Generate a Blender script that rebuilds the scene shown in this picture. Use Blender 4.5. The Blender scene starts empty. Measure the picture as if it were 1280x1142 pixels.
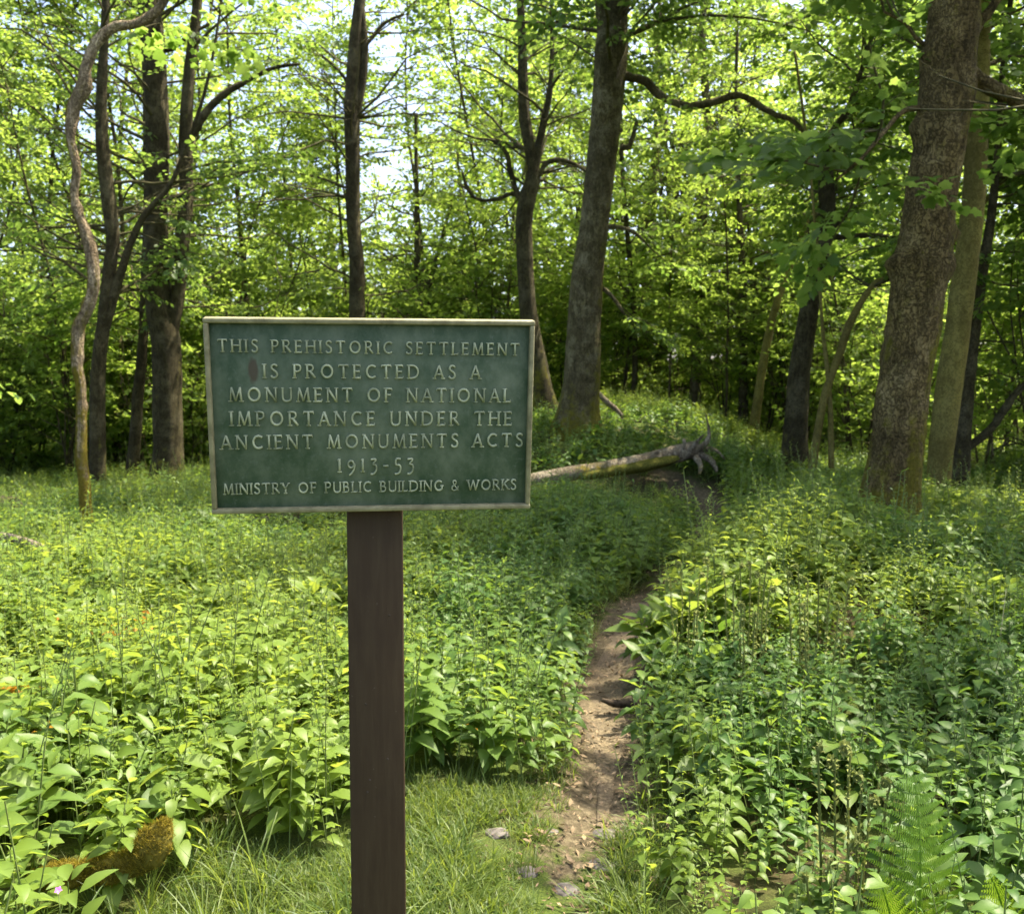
import bpy, math, random
import numpy as np
from mathutils import Vector, noise

# ------------------------------------------------------------------ camera, sky, sun, exposure
scene = bpy.context.scene
COL = scene.collection
FPX, EYE, PITCH = 1229.0, 1.55, math.radians(4.2)
cam_data = bpy.data.cameras.new('camera')
cam = bpy.data.objects.new('camera', cam_data)
COL.objects.link(cam)
cam.location = (0, 0, EYE)
cam.rotation_euler = (math.pi / 2 - PITCH, 0, 0)
cam_data.sensor_width = 36.0
cam_data.lens = FPX / 1280 * 36.0
cam_data.clip_start = 0.05
cam_data.clip_end = 2000
cam_data.dof.use_dof = True
cam_data.dof.focus_distance = 2.3
cam_data.dof.aperture_fstop = 8.0
scene.camera = cam

SUN_EL, SUN_AZ = math.radians(64), math.radians(64)      # azimuth from +Y towards +X
world = bpy.data.worlds.new('World')
scene.world = world
world.use_nodes = True
wn = world.node_tree
sky = wn.nodes.new('ShaderNodeTexSky')
sky.sky_type = 'NISHITA'
sky.sun_disc = False
sky.sun_elevation = SUN_EL
sky.sun_rotation = SUN_AZ
sky.air_density = 0.7
sky.dust_density = 4.0
sky.ozone_density = 0.2
wn.links.new(sky.outputs[0], wn.nodes['Background'].inputs[0])
wn.nodes['Background'].inputs[1].default_value = 0.15
sl = bpy.data.lights.new('sun', 'SUN')
sl.energy = 3.8
sl.angle = math.radians(0.53)
sl.color = (1.0, 0.91, 0.72)
sun = bpy.data.objects.new('sun', sl)
COL.objects.link(sun)
sd = Vector((math.sin(SUN_AZ) * math.cos(SUN_EL), math.cos(SUN_AZ) * math.cos(SUN_EL), math.sin(SUN_EL)))
sun.rotation_euler = (-sd).to_track_quat('-Z', 'Y').to_euler()
sun.location = sd * 60

vs = scene.view_settings
vs.view_transform = 'Standard'
vs.look = 'None'
vs.gamma = 1
vs.exposure = 1.95
scene.cycles.max_bounces = 10
scene.cycles.diffuse_bounces = 6
scene.cycles.glossy_bounces = 2
scene.cycles.transmission_bounces = 8
scene.cycles.transparent_max_bounces = 4
scene.cycles.sample_clamp_indirect = 6
scene.cycles.use_adaptive_sampling = True
scene.cycles.adaptive_threshold = 0.02

rng = np.random.default_rng(11)
random.seed(5)

# ------------------------------------------------------------------ helpers
def W(px, py, d):
    """world point seen at photo pixel (1280 wide) at forward distance d"""
    r = np.array([1., 0, 0]); f = np.array([0, math.cos(PITCH), -math.sin(PITCH)]); u = np.array([0, math.sin(PITCH), math.cos(PITCH)])
    v = f + r * (px - 640) / FPX + u * (571 - py) / FPX
    return np.array([0, 0, EYE]) + v * d / v[1]

def tag(o, label=None, cat=None, group=None, kind=None):
    if label: o['label'] = label
    if cat: o['category'] = cat
    if group: o['group'] = group
    if kind: o['kind'] = kind
    return o

def empty(name, loc, rz=0):
    o = bpy.data.objects.new(name, None)
    o.empty_display_size = 0.2
    COL.objects.link(o)
    o.location = Vector([float(c) for c in loc]); o.rotation_euler = (0, 0, rz)
    return o

def make_mesh(name, verts, faces, mats, smooth=True, midx=None):
    """faces: list of int arrays (N,k)"""
    me = bpy.data.meshes.new(name)
    verts = np.asarray(verts, dtype=np.float32).reshape(-1, 3)
    faces = [np.asarray(f, dtype=np.int32) for f in faces if len(f)]
    me.vertices.add(len(verts)); me.vertices.foreach_set('co', verts.ravel())
    if faces:
        loops = np.concatenate([f.ravel() for f in faces])
        tot = np.concatenate([np.full(len(f), f.shape[1], np.int32) for f in faces])
        st = np.concatenate([[0], np.cumsum(tot)[:-1]]).astype(np.int32)
        me.loops.add(len(loops)); me.loops.foreach_set('vertex_index', loops)
        me.polygons.add(len(tot)); me.polygons.foreach_set('loop_start', st); me.polygons.foreach_set('loop_total', tot)
        if smooth: me.polygons.foreach_set('use_smooth', np.ones(len(tot), bool))
        if midx is not None: me.polygons.foreach_set('material_index', np.asarray(midx, np.int32))
    for m in (mats if isinstance(mats, (list, tuple)) else [mats]): me.materials.append(m)
    me.update(calc_edges=True)
    return me

def obj(name, me, parent=None, loc=(0, 0, 0)):
    o = bpy.data.objects.new(name, me)
    COL.objects.link(o)
    if parent: o.parent = parent
    o.location = Vector([float(c) for c in loc])
    return o

class MB:
    """mesh builder"""
    def __init__(s): s.v = []; s.f = {}; s.n = 0; s.a = []
    def add(s, v, fs, attr=None):
        v = np.asarray(v, float).reshape(-1, 3)
        for f in fs:
            f = np.asarray(f, np.int32)
            if len(f): s.f.setdefault(f.shape[1], []).append(f + s.n)
        s.v.append(v); s.n += len(v)
        s.a.append(np.zeros(len(v)) if attr is None else np.asarray(attr, float))
    def mesh(s, name, mats, smooth=True, off=(0, 0, 0), attr=None):
        v = np.concatenate(s.v) - np.asarray(off)
        me = make_mesh(name, v, [np.concatenate(x) for x in s.f.values()], mats, smooth)
        if attr:
            at = me.attributes.new(attr, 'FLOAT', 'POINT'); at.data.foreach_set('value', np.concatenate(s.a).astype(np.float32))
        return me

def catmull(P, R, step):
    P = np.asarray(P, float); R = np.asarray(R, float)
    n = len(P); out = []; ro = []
    for i in range(n - 1):
        p0 = P[max(i - 1, 0)]; p1 = P[i]; p2 = P[i + 1]; p3 = P[min(i + 2, n - 1)]
        k = max(1, int(np.linalg.norm(p2 - p1) / step))
        t = (np.arange(k) / k)[:, None]
        out.append(0.5 * (2 * p1 + (p2 - p0) * t + (2 * p0 - 5 * p1 + 4 * p2 - p3) * t ** 2 + (3 * p1 - p0 - 3 * p2 + p3) * t ** 3))
        ro.append((R[i] + (R[i + 1] - R[i]) * t[:, 0]))
    out.append(P[-1:]); ro.append(R[-1:])
    return np.concatenate(out), np.concatenate(ro)

def frames(P):
    T = np.gradient(P, axis=0); T /= np.linalg.norm(T, axis=1)[:, None] + 1e-9
    ref = np.array([1., 0, 0]) if abs(T[0, 0]) < .8 else np.array([0, 1., 0])
    N = np.zeros_like(T)
    v = ref
    for i in range(len(P)):
        v = v - T[i] * (v @ T[i]); v = v / (np.linalg.norm(v) + 1e-9); N[i] = v
    return T, N, np.cross(T, N)

def tube(P, R, sides, cap=True, rad=None):
    """rad: optional (n,sides) multiplier"""
    P = np.asarray(P, float); n = len(P)
    T, N, B = frames(P)
    a = np.arange(sides) / sides * 2 * math.pi
    m = np.ones((n, sides)) if rad is None else rad
    rr = np.asarray(R)[:, None] * m
    v = P[:, None] + rr[..., None] * (np.cos(a)[None, :, None] * N[:, None] + np.sin(a)[None, :, None] * B[:, None])
    v = v.reshape(-1, 3)
    i = np.arange(n - 1)[:, None] * sides; j = np.arange(sides)[None]; j2 = (j + 1) % sides
    q = np.stack([i + j, i + j2, i + sides + j2, i + sides + j], -1).reshape(-1, 4)
    fs = [q]
    if cap:
        v = np.concatenate([v, P[:1], P[-1:]])
        c0, c1 = n * sides, n * sides + 1; jj = np.arange(sides); k = (jj + 1) % sides; L = (n - 1) * sides
        fs.append(np.concatenate([np.stack([np.full(sides, c0), k, jj], -1), np.stack([np.full(sides, c1), L + jj, L + k], -1)]))
    return v, fs

def fbm(v, s, o=3):
    return noise.fractal(Vector((float(v[0] * s), float(v[1] * s), float(v[2] * s))), 1.0, 2.0, o)

# ------------------------------------------------------------------ materials
def newmat(name):
    m = bpy.data.materials.new(name); m.use_nodes = True
    nt = m.node_tree
    return m, nt, nt.nodes['Principled BSDF'], nt.nodes['Material Output']

def N_(nt, t, **kw):
    n = nt.nodes.new(t)
    for k, v in kw.items(): setattr(n, k, v)
    return n

def ramp(nt, stops):
    r = N_(nt, 'ShaderNodeValToRGB')
    el = r.color_ramp.elements
    while len(el) < len(stops): el.new(0.5)
    for e, (p, c) in zip(el, stops):
        e.position = p; e.color = (*c, 1)
    return r

def mixc(nt, fac, a, b, mode='MIX'):
    m = N_(nt, 'ShaderNodeMix', data_type='RGBA', blend_type=mode)
    for s, x in ((0, fac), (6, a), (7, b)):
        if isinstance(x, bpy.types.NodeSocket): nt.links.new(x, m.inputs[s])
        elif isinstance(x, (tuple, list)): m.inputs[s].default_value = (*x, 1)
        else: m.inputs[s].default_value = x
    return m.outputs[2]

def coords(nt, scale=(1, 1, 1)):
    c = N_(nt, 'ShaderNodeTexCoord'); mp = N_(nt, 'ShaderNodeMapping')
    mp.inputs['Scale'].default_value = scale
    nt.links.new(c.outputs['Object'], mp.inputs[0])
    return mp.outputs[0]

def tex(nt, vec, scale, detail=4, rough=.55, kind='ShaderNodeTexNoise'):
    t = N_(nt, kind)
    nt.links.new(vec, t.inputs['Vector']); t.inputs['Scale'].default_value = scale
    if kind == 'ShaderNodeTexNoise':
        t.inputs['Detail'].default_value = detail; t.inputs['Roughness'].default_value = rough
    return t

def leafmat(name, a, b, ta, tb, trans=.5, rough=.45, spec=.5, rib=False, tone=None):
    """a,b: darker and lighter leaf colour; ta,tb: what shines through"""
    m, nt, P, out = newmat(name)
    g = N_(nt, 'ShaderNodeNewGeometry'); oi = N_(nt, 'ShaderNodeObjectInfo')
    add = N_(nt, 'ShaderNodeMath', operation='ADD'); fr = N_(nt, 'ShaderNodeMath', operation='FRACT')
    nt.links.new(g.outputs['Random Per Island'], add.inputs[0]); nt.links.new(oi.outputs['Random'], add.inputs[1]); nt.links.new(add.outputs[0], fr.inputs[0])
    col = mixc(nt, fr.outputs[0], a, b)
    if rib:
        at = N_(nt, 'ShaderNodeAttribute', attribute_name='rib')
        sc = N_(nt, 'ShaderNodeMath', operation='MULTIPLY'); nt.links.new(at.outputs['Fac'], sc.inputs[0]); sc.inputs[1].default_value = .16
        col = mixc(nt, sc.outputs[0], col, tuple(min(1, c * 1.9 + .02) for c in b))
    tc = mixc(nt, fr.outputs[0], ta, tb)
    if tone:                               # paler, yellower leaves: random plant tone plus sunlight painted in by region
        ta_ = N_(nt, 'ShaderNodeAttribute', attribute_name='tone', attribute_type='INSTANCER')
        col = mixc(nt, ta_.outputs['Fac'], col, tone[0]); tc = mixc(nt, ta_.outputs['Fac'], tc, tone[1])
    nt.links.new(col, P.inputs['Base Color'])
    P.inputs['Roughness'].default_value = rough
    P.inputs['Specular IOR Level'].default_value = spec
    tr = N_(nt, 'ShaderNodeBsdfTranslucent'); nt.links.new(tc, tr.inputs[0])
    mx = N_(nt, 'ShaderNodeMixShader'); mx.inputs[0].default_value = trans
    nt.links.new(P.outputs[0], mx.inputs[1]); nt.links.new(tr.outputs[0], mx.inputs[2]); nt.links.new(mx.outputs[0], out.inputs[0])
    return m

def barkmat(name, dark, light, moss=(0.13, 0.12, 0.015), vs=1.0, bump=.6, patch=(.25, .25, .22)):
    m, nt, P, out = newmat(name)
    v = coords(nt, (vs, vs, vs * .28))
    n1 = tex(nt, v, 22, 6, .65); n2 = tex(nt, v, 70, 4, .6)
    v3 = coords(nt, (1, 1, 1)); n3 = tex(nt, v3, 4.5, 4, .6); n4 = tex(nt, v3, 9, 5, .65)
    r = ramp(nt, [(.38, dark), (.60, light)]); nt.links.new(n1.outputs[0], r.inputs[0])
    rp = ramp(nt, [(.46, (0, 0, 0)), (.60, (1, 1, 1))]); nt.links.new(n3.outputs[0], rp.inputs[0])
    c = mixc(nt, rp.outputs[0], r.outputs[0], patch)
    n6 = tex(nt, v3, 1.7, 5, .65); r6_ = ramp(nt, [(.40, (.42, .40, .36)), (.58, (1, 1, 1))]); nt.links.new(n6.outputs[0], r6_.inputs[0])
    c = mixc(nt, 1.0, c, r6_.outputs[0], 'MULTIPLY')
    c = mixc(nt, .28, c, mixc(nt, n2.outputs[0], tuple(x * .5 for x in dark), tuple(min(1, x * 1.3) for x in light)))
    vr = N_(nt, 'ShaderNodeTexVoronoi', feature='DISTANCE_TO_EDGE'); vw = N_(nt, 'ShaderNodeVectorMath', operation='MULTIPLY_ADD')
    nt.links.new(n3.outputs['Color'], vw.inputs[0]); vw.inputs[1].default_value = (.35, .35, .35); nt.links.new(v, vw.inputs[2])
    nt.links.new(vw.outputs[0], vr.inputs['Vector']); vr.inputs['Scale'].default_value = 26
    rv = ramp(nt, [(.0, (.8, .8, .8)), (.13, (0, 0, 0))]); nt.links.new(vr.outputs[0], rv.inputs[0])
    cm_ = N_(nt, 'ShaderNodeMath', operation='MULTIPLY'); nt.links.new(rv.outputs[0], cm_.inputs[0]); cm_.inputs[1].default_value = .85
    c = mixc(nt, cm_.outputs[0], c, tuple(x * .35 for x in dark))
    at = N_(nt, 'ShaderNodeAttribute', attribute_name='moss')
    ad = N_(nt, 'ShaderNodeMath', operation='ADD'); nt.links.new(at.outputs['Fac'], ad.inputs[0]); nt.links.new(n4.outputs[0], ad.inputs[1])
    rm = ramp(nt, [(.70, (0, 0, 0)), (.92, (1, 1, 1))]); nt.links.new(ad.outputs[0], rm.inputs[0])
    mc = mixc(nt, n2.outputs[0], tuple(x * .45 for x in moss), tuple(min(1, x * 1.6) for x in moss))
    c = mixc(nt, rm.outputs[0], c, mc)
    nt.links.new(c, P.inputs['Base Color'])
    P.inputs['Roughness'].default_value = .9; P.inputs['Specular IOR Level'].default_value = .2
    b = N_(nt, 'ShaderNodeBump'); b.inputs['Strength'].default_value = bump; b.inputs['Distance'].default_value = .03
    mm = N_(nt, 'ShaderNodeMath', operation='ADD'); nt.links.new(n1.outputs[0], mm.inputs[0]); nt.links.new(n2.outputs[0], mm.inputs[1])
    ms_ = N_(nt, 'ShaderNodeMath', operation='SUBTRACT'); nt.links.new(mm.outputs[0], ms_.inputs[0]); nt.links.new(cm_.outputs[0], ms_.inputs[1]); nt.links.new(ms_.outputs[0], b.inputs['Height']); nt.links.new(b.outputs[0], P.inputs['Normal'])
    return m

def plain(name, a, b, scale=20, rough=.8, spec=.3, bump=.2):
    m, nt, P, out = newmat(name)
    n = tex(nt, coords(nt), scale, 5, .6)
    r = ramp(nt, [(.35, a), (.65, b)]); nt.links.new(n.outputs[0], r.inputs[0]); nt.links.new(r.outputs[0], P.inputs['Base Color'])
    P.inputs['Roughness'].default_value = rough; P.inputs['Specular IOR Level'].default_value = spec
    if bump:
        bp = N_(nt, 'ShaderNodeBump'); bp.inputs['Strength'].default_value = bump; bp.inputs['Distance'].default_value = .01
        nt.links.new(n.outputs[0], bp.inputs['Height']); nt.links.new(bp.outputs[0], P.inputs['Normal'])
    return m

M_leaf = leafmat('tree_leaf', (.048, .10, .018), (.088, .15, .028), (.145, .255, .030), (.335, .465, .085), .60, .5, .35)
M_leaf_far = leafmat('far_leaf', (.065, .12, .018), (.11, .17, .028), (.235, .36, .034), (.43, .55, .10), .60, .6, .25)
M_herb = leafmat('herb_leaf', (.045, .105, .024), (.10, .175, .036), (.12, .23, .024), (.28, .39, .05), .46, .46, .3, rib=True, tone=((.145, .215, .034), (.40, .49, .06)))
M_broad = leafmat('broad_leaf', (.06, .115, .018), (.12, .185, .028), (.17, .27, .022), (.36, .45, .05), .48, .48, .25, rib=True)
M_stem = plain('green_stem', (.09, .13, .035), (.15, .19, .05), 30, .6)
M_grass = leafmat('grass_blade', (.05, .095, .016), (.12, .165, .03), (.15, .23, .02), (.32, .38, .05), .45, .45, .4)
M_fern = leafmat('fern_leaf', (.12, .23, .02), (.17, .29, .03), (.30, .48, .025), (.40, .58, .04), .45, .5, .4)
M_fiddle = leafmat('fern_stem', (.13, .16, .04), (.24, .26, .075), (.18, .2, .04), (.28, .32, .07), .25, .8, .2)
M_orange = leafmat('wilted_leaf', (.25, .11, .012), (.38, .20, .02), (.35, .18, .01), (.5, .30, .02), .4, .6, .2)
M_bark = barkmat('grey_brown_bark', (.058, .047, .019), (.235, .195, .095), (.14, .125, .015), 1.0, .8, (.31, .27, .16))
M_bark_big = barkmat('mossy_bark', (.07, .050, .014), (.28, .205, .076), (.15, .13, .014), .8, 1.0, (.35, .27, .12))
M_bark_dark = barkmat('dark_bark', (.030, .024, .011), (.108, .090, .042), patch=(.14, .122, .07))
M_bark_smooth = barkmat('smooth_olive_bark', (.15, .125, .03), (.25, .21, .06), (.17, .15, .02), .5, .2, (.22, .19, .06))
M_bark_pale = barkmat('pale_flaky_bark', (.12, .078, .036), (.54, .42, .27), (.17, .135, .014), 1.2, .9, (.66, .53, .36))
M_moss_log = plain('green_moss', (.05, .05, .010), (.13, .125, .022), 45, .95, .1, 1.0)
M_twig = plain('twig_bark', (.05, .045, .02), (.10, .09, .04), 12, .9, .2, 0)
M_deadwood = barkmat('bleached_deadwood', (.12, .09, .055), (.44, .37, .26), (.22, .175, .014), 1.0, .9, (.48, .42, .31))
M_rot = plain('rotten_wood', (.02, .015, .01), (.08, .06, .04), 30, .9, .2, .8)
M_moss = plain('golden_moss', (.07, .058, .010), (.18, .15, .026), 45, .95, .1, 1.0)

# ------------------------------------------------------------------ terrain
CTRL = [(-14, -6, -.05), (14, -6, .1), (0, -6, 0), (0, 0, 0), (-3, 1, 0), (3, 1, 0), (-4, 4, .0), (0, 4, 0), (2, 4, .04), (4, 4, .05), (-1.6, 6, 0), (.6, 5.4, -.02), (1.3, 5.3, .12), (1.6, 6.2, .24), (2.0, 7.0, .28), (2.9, 6.6, .24), (2.45, 8.1, .28),
        (1.36, 8, -.08), (1.8, 9.1, -.18), (2.2, 10.4, -.18), (1.0, 10.2, .05), (2.95, 9.9, .16), (.9, 8.9, .04), (4, 7.5, .20), (3.45, 9, .12), (4.3, 10, .20), (5.2, 9.8, .12), (6.2, 10.5, -.15), (-2, 9, -.1), (-4.3, 10, -.13), (-1, 11.5, -.06),
        (0.2, 12.6, .0), (1.4, 13.2, .06), (2.7, 14.2, .32), (3.1, 15.2, .25), (4.6, 14, -.02), (5.3, 12, -.05), (1.1, 16.2, .80), (2.9, 19.5, 1.02), (1.6, 20, .98), (4.1, 18.6, .62), (4.7, 17.0, .02), (5.0, 19, .12), (5.9, 18, -.08), (3.6, 15.2, .22),
        (.4, 19, .6), (-1.8, 17, .1), (-6.6, 19, -.38), (-9.5, 22, -.62), (-7.5, 14, -.30), (-5, 22, -.4), (2.5, 26, .3), (8, 16, .2), (9, 24, .2), (-3, 27, 0), (9, 10, -.3), (-9, 6, -.1), (10, 2, .1),
        (-30, 40, -.8), (0, 42, .1), (30, 40, .0), (-40, 5, -.5), (40, 5, 0), (0, -40, 0), (-30, -30, 0), (30, -30, 0), (0, 70, .3), (-60, 80, 0), (60, 80, 0)]
CT = np.array(CTRL, float)
def _phi(r): return np.sqrt(r * r + 1.0)
_A = _phi(np.linalg.norm(CT[:, None, :2] - CT[None, :, :2], axis=2))
_Wt = np.linalg.solve(_A + 0.02 * np.eye(len(CT)) * -1, CT[:, 2])
PATH = np.array([(.02, -3), (.05, 0), (.12, 2.0), (.175, 2.88), (.25, 3.2), (.355, 3.66), (.40, 4.05), (.44, 4.53), (.50, 5.15), (.70, 5.95), (.97, 6.8), (1.36, 7.94), (1.77, 9.07), (2.3, 11), (2.5, 12.6), (2.2, 14)])
PATHC, _ = catmull(np.c_[PATH, np.zeros(len(PATH))], np.zeros(len(PATH)), .08)
PATHC = PATHC[:, :2]
def pathdist(x, y):
    x = np.asarray(x, float); y = np.asarray(y, float)
    d = np.full(x.shape, 1e9)
    near = (np.abs(x) < 6) & (y < 17) & (y > -5)
    if near.any():
        q = np.stack([x[near], y[near]], -1)
        d[near] = np.sqrt(((q[:, None] - PATHC[None]) ** 2).sum(-1)).min(1)
    return d
def hz(x, y, path=True):
    x = np.asarray(x, float); y = np.asarray(y, float)
    shp = x.shape; xf = x.ravel(); yf = y.ravel()
    r = np.sqrt((xf[:, None] - CT[None, :, 0]) ** 2 + (yf[:, None] - CT[None, :, 1]) ** 2)
    z = _phi(r) @ _Wt
    R = np.hypot(xf, yf); k = np.clip((R - 45) / 40, 0, 1)
    z = z * (1 - k)
    z = z + .03 * np.sin(xf * 1.7 + 1.3 * np.sin(yf * .9)) * np.sin(yf * 1.3 + xf * .4) + .012 * np.sin(xf * 5.1 + yf * 2.2) * np.sin(yf * 4.3)
    if path: z = z - .06 * np.exp(-(pathdist(xf, yf) / .22) ** 2)
    return z.reshape(shp)
def h1(x, y): return float(hz(np.array([x]), np.array([y]))[0])

ax = np.concatenate([-np.geomspace(400, 8.2, 34), np.arange(-8, 8.01, .16), np.geomspace(8.2, 400, 34)])
ay = np.concatenate([-np.geomspace(400, 2.2, 22), np.arange(-2, 17.01, .16), np.arange(17.3, 32, .4), np.geomspace(32.5, 400, 30)])
GX, GY = np.meshgrid(ax, ay)
GZ = np.zeros_like(GX)
for i in range(0, GX.shape[0], 20): GZ[i:i + 20] = hz(GX[i:i + 20], GY[i:i + 20])
nx, ny = len(ax), len(ay)
ii = (np.arange(ny - 1)[:, None] * nx + np.arange(nx - 1)[None]).ravel()
gq = np.stack([ii, ii + 1, ii + nx + 1, ii + nx], -1)

m, nt, P, out = newmat('woodland_soil')
v = coords(nt); a1 = tex(nt, v, 1.6, 5, .6); a2 = tex(nt, v, 28, 6, .7); a3 = tex(nt, v, 140, 3, .6)
r1 = ramp(nt, [(.3, (.030, .024, .012)), (.55, (.055, .045, .02)), (.72, (.10, .08, .04))]); nt.links.new(a2.outputs[0], r1.inputs[0])
r2 = ramp(nt, [(.42, (0, 0, 0)), (.6, (1, 1, 1))]); nt.links.new(a1.outputs[0], r2.inputs[0])
r3 = ramp(nt, [(.35, (.03, .05, .01)), (.7, (.09, .12, .02))]); nt.links.new(a3.outputs[0], r3.inputs[0])
at1 = N_(nt, 'ShaderNodeAttribute', attribute_name='turf'); at2 = N_(nt, 'ShaderNodeAttribute', attribute_name='bare')
tm = N_(nt, 'ShaderNodeMath', operation='MULTIPLY_ADD'); nt.links.new(at1.outputs['Fac'], tm.inputs[0]); tm.inputs[1].default_value = .5; nt.links.new(r2.outputs[0], tm.inputs[2]); tm.use_clamp = True
c = mixc(nt, tm.outputs[0], r1.outputs[0], r3.outputs[0])
n5 = tex(nt, v, 9, 6, .7)
bm_ = N_(nt, 'ShaderNodeMath', operation='MULTIPLY_ADD'); nt.links.new(at2.outputs['Fac'], bm_.inputs[0]); bm_.inputs[1].default_value = .55; nt.links.new(n5.outputs[0], bm_.inputs[2])
rb_ = ramp(nt, [(.72, (0, 0, 0)), (.86, (1, 1, 1))]); nt.links.new(bm_.outputs[0], rb_.inputs[0])
r6 = ramp(nt, [(.30, (.035, .028, .016)), (.5, (.085, .068, .04)), (.70, (.19, .155, .095))]); nt.links.new(a2.outputs[0], r6.inputs[0])
c = mixc(nt, rb_.outputs[0], c, r6.outputs[0])
nt.links.new(c, P.inputs['Base Color']); P.inputs['Roughness'].default_value = .95; P.inputs['Specular IOR Level'].default_value = .15
b = N_(nt, 'ShaderNodeBump'); b.inputs['Distance'].default_value = .02; b.inputs['Strength'].default_value = .8
nt.links.new(a2.outputs[0], b.inputs['Height']); nt.links.new(b.outputs[0], P.inputs['Normal'])
M_soil = m
gme = make_mesh('ground', np.stack([GX, GY, GZ], -1).reshape(-1, 3), [gq], M_soil)
_x, _y = GX.ravel(), GY.ravel()
bare = np.zeros(len(_x))
for i in range(0, len(_x), 4000): bare[i:i + 4000] = np.exp(-(pathdist(_x[i:i + 4000], _y[i:i + 4000]) / .30) ** 2)
bare *= np.clip((_y - 2.7) / .9, .3, 1)
turf = ((_y < 4.0) & (_y > -1) & (_x > -1.6) & (_x < .6)).astype(float)
for nm_, val_ in (('bare', bare), ('turf', turf)):
    at_ = gme.attributes.new(nm_, 'FLOAT', 'POINT'); at_.data.foreach_set('value', val_.astype(np.float32))
tag(obj('ground', gme), kind='structure')

# trodden path: a draped strip with a ragged edge
m, nt, P, out = newmat('trodden_earth')
v = coords(nt); a1 = tex(nt, v, 7, 5, .65); a2 = tex(nt, v, 60, 6, .7); a4 = tex(nt, v, 170, 3, .7)
r1 = ramp(nt, [(.30, (.06, .046, .026)), (.5, (.15, .118, .07)), (.68, (.32, .255, .155))]); nt.links.new(a2.outputs[0], r1.inputs[0])
r2 = ramp(nt, [(.40, (0, 0, 0)), (.62, (1, 1, 1))]); nt.links.new(a1.outputs[0], r2.inputs[0])
r5 = ramp(nt, [(.35, (.07, .056, .04)), (.65, (.16, .125, .08))]); nt.links.new(a4.outputs[0], r5.inputs[0])
c = mixc(nt, r2.outputs[0], r1.outputs[0], r5.outputs[0])
nt.links.new(c, P.inputs['Base Color']); P.inputs['Roughness'].default_value = .95; P.inputs['Specular IOR Level'].default_value = .2
b = N_(nt, 'ShaderNodeBump'); b.inputs['Distance'].default_value = .015; b.inputs['Strength'].default_value = .9
nt.links.new(a2.outputs[0], b.inputs['Height']); nt.links.new(b.outputs[0], P.inputs['Normal'])
M_path = m
pp = PATHC[(PATHC[:, 1] > 3.45) & (PATHC[:, 1] < 11)]
tt = np.gradient(pp, axis=0); tt /= np.linalg.norm(tt, axis=1)[:, None]
nn = np.c_[tt[:, 1], -tt[:, 0]]
pv = []
K = 9
for i, (p, n) in enumerate(zip(pp, nn)):
    hw = .088 + .04 * noise.noise((i * .31, 3.1, 0)) + .045 * min(1, max(0, p[1] - 4.2) / .7)
    hw *= min(1, .1 + (p[1] - 3.45) / .8)
    for k in range(K):
        t = k / (K - 1) * 2 - 1
        e = hw * (1 + .45 * noise.noise((p[0] * 3, p[1] * 3, t * 3)) + .35 * noise.noise((p[0] * 11, p[1] * 11, t * 5)))
        pv.append((p[0] + n[0] * t * e, p[1] + n[1] * t * e))
pv = np.array(pv)
edge = np.tile(np.abs(np.linspace(-1, 1, K)), len(pp))
pz = hz(pv[:, 0], pv[:, 1]) + np.where(edge > .99, -.02, .012)
ii = (np.arange(len(pp) - 1)[:, None] * K + np.arange(K - 1)[None]).ravel()
tag(obj('path', make_mesh('path', np.c_[pv, pz], [np.stack([ii, ii + 1, ii + K + 1, ii + K], -1)], M_path)), kind='structure')

# ------------------------------------------------------------------ sign
SC = np.array([-0.266196, 1.841491, 1.490684]); SYAW, STILT = 0.142813, 0.158841
PW, PH = 0.60, 0.3636
m, nt, P, out = newmat('weathered_green_paint')
v = coords(nt); n1 = tex(nt, v, 9, 6, .6); n2 = tex(nt, v, 75, 5, .7); n3 = tex(nt, coords(nt, (1, 1, .7)), 13, 6, .68)
c = mixc(nt, n1.outputs[0], (.020, .046, .020), (.040, .074, .036))
tg = N_(nt, 'ShaderNodeTexGradient', gradient_type='SPHERICAL'); nt.links.new(coords(nt, (2.2, 2.2, 3.0)), tg.inputs[0])
ad = N_(nt, 'ShaderNodeMath', operation='MULTIPLY_ADD'); nt.links.new(tg.outputs['Fac'], ad.inputs[0]); ad.inputs[1].default_value = .20; nt.links.new(n3.outputs[0], ad.inputs[2])
r = ramp(nt, [(.48, (0, 0, 0)), (.80, (1, 1, 1))]); nt.links.new(ad.outputs[0], r.inputs[0])
mu = N_(nt, 'ShaderNodeMath', operation='MULTIPLY'); mu.inputs[1].default_value = .75; nt.links.new(r.outputs[0], mu.inputs[0])
c = mixc(nt, mu.outputs[0], c, (.15, .18, .12))
r = ramp(nt, [(.55, (0, 0, 0)), (.70, (1, 1, 1))]); nt.links.new(n2.outputs[0], r.inputs[0])
mu = N_(nt, 'ShaderNodeMath', operation='MULTIPLY'); mu.inputs[1].default_value = .55; nt.links.new(r.outputs[0], mu.inputs[0])
c = mixc(nt, mu.outputs[0], c, (.12, .15, .115))
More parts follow.
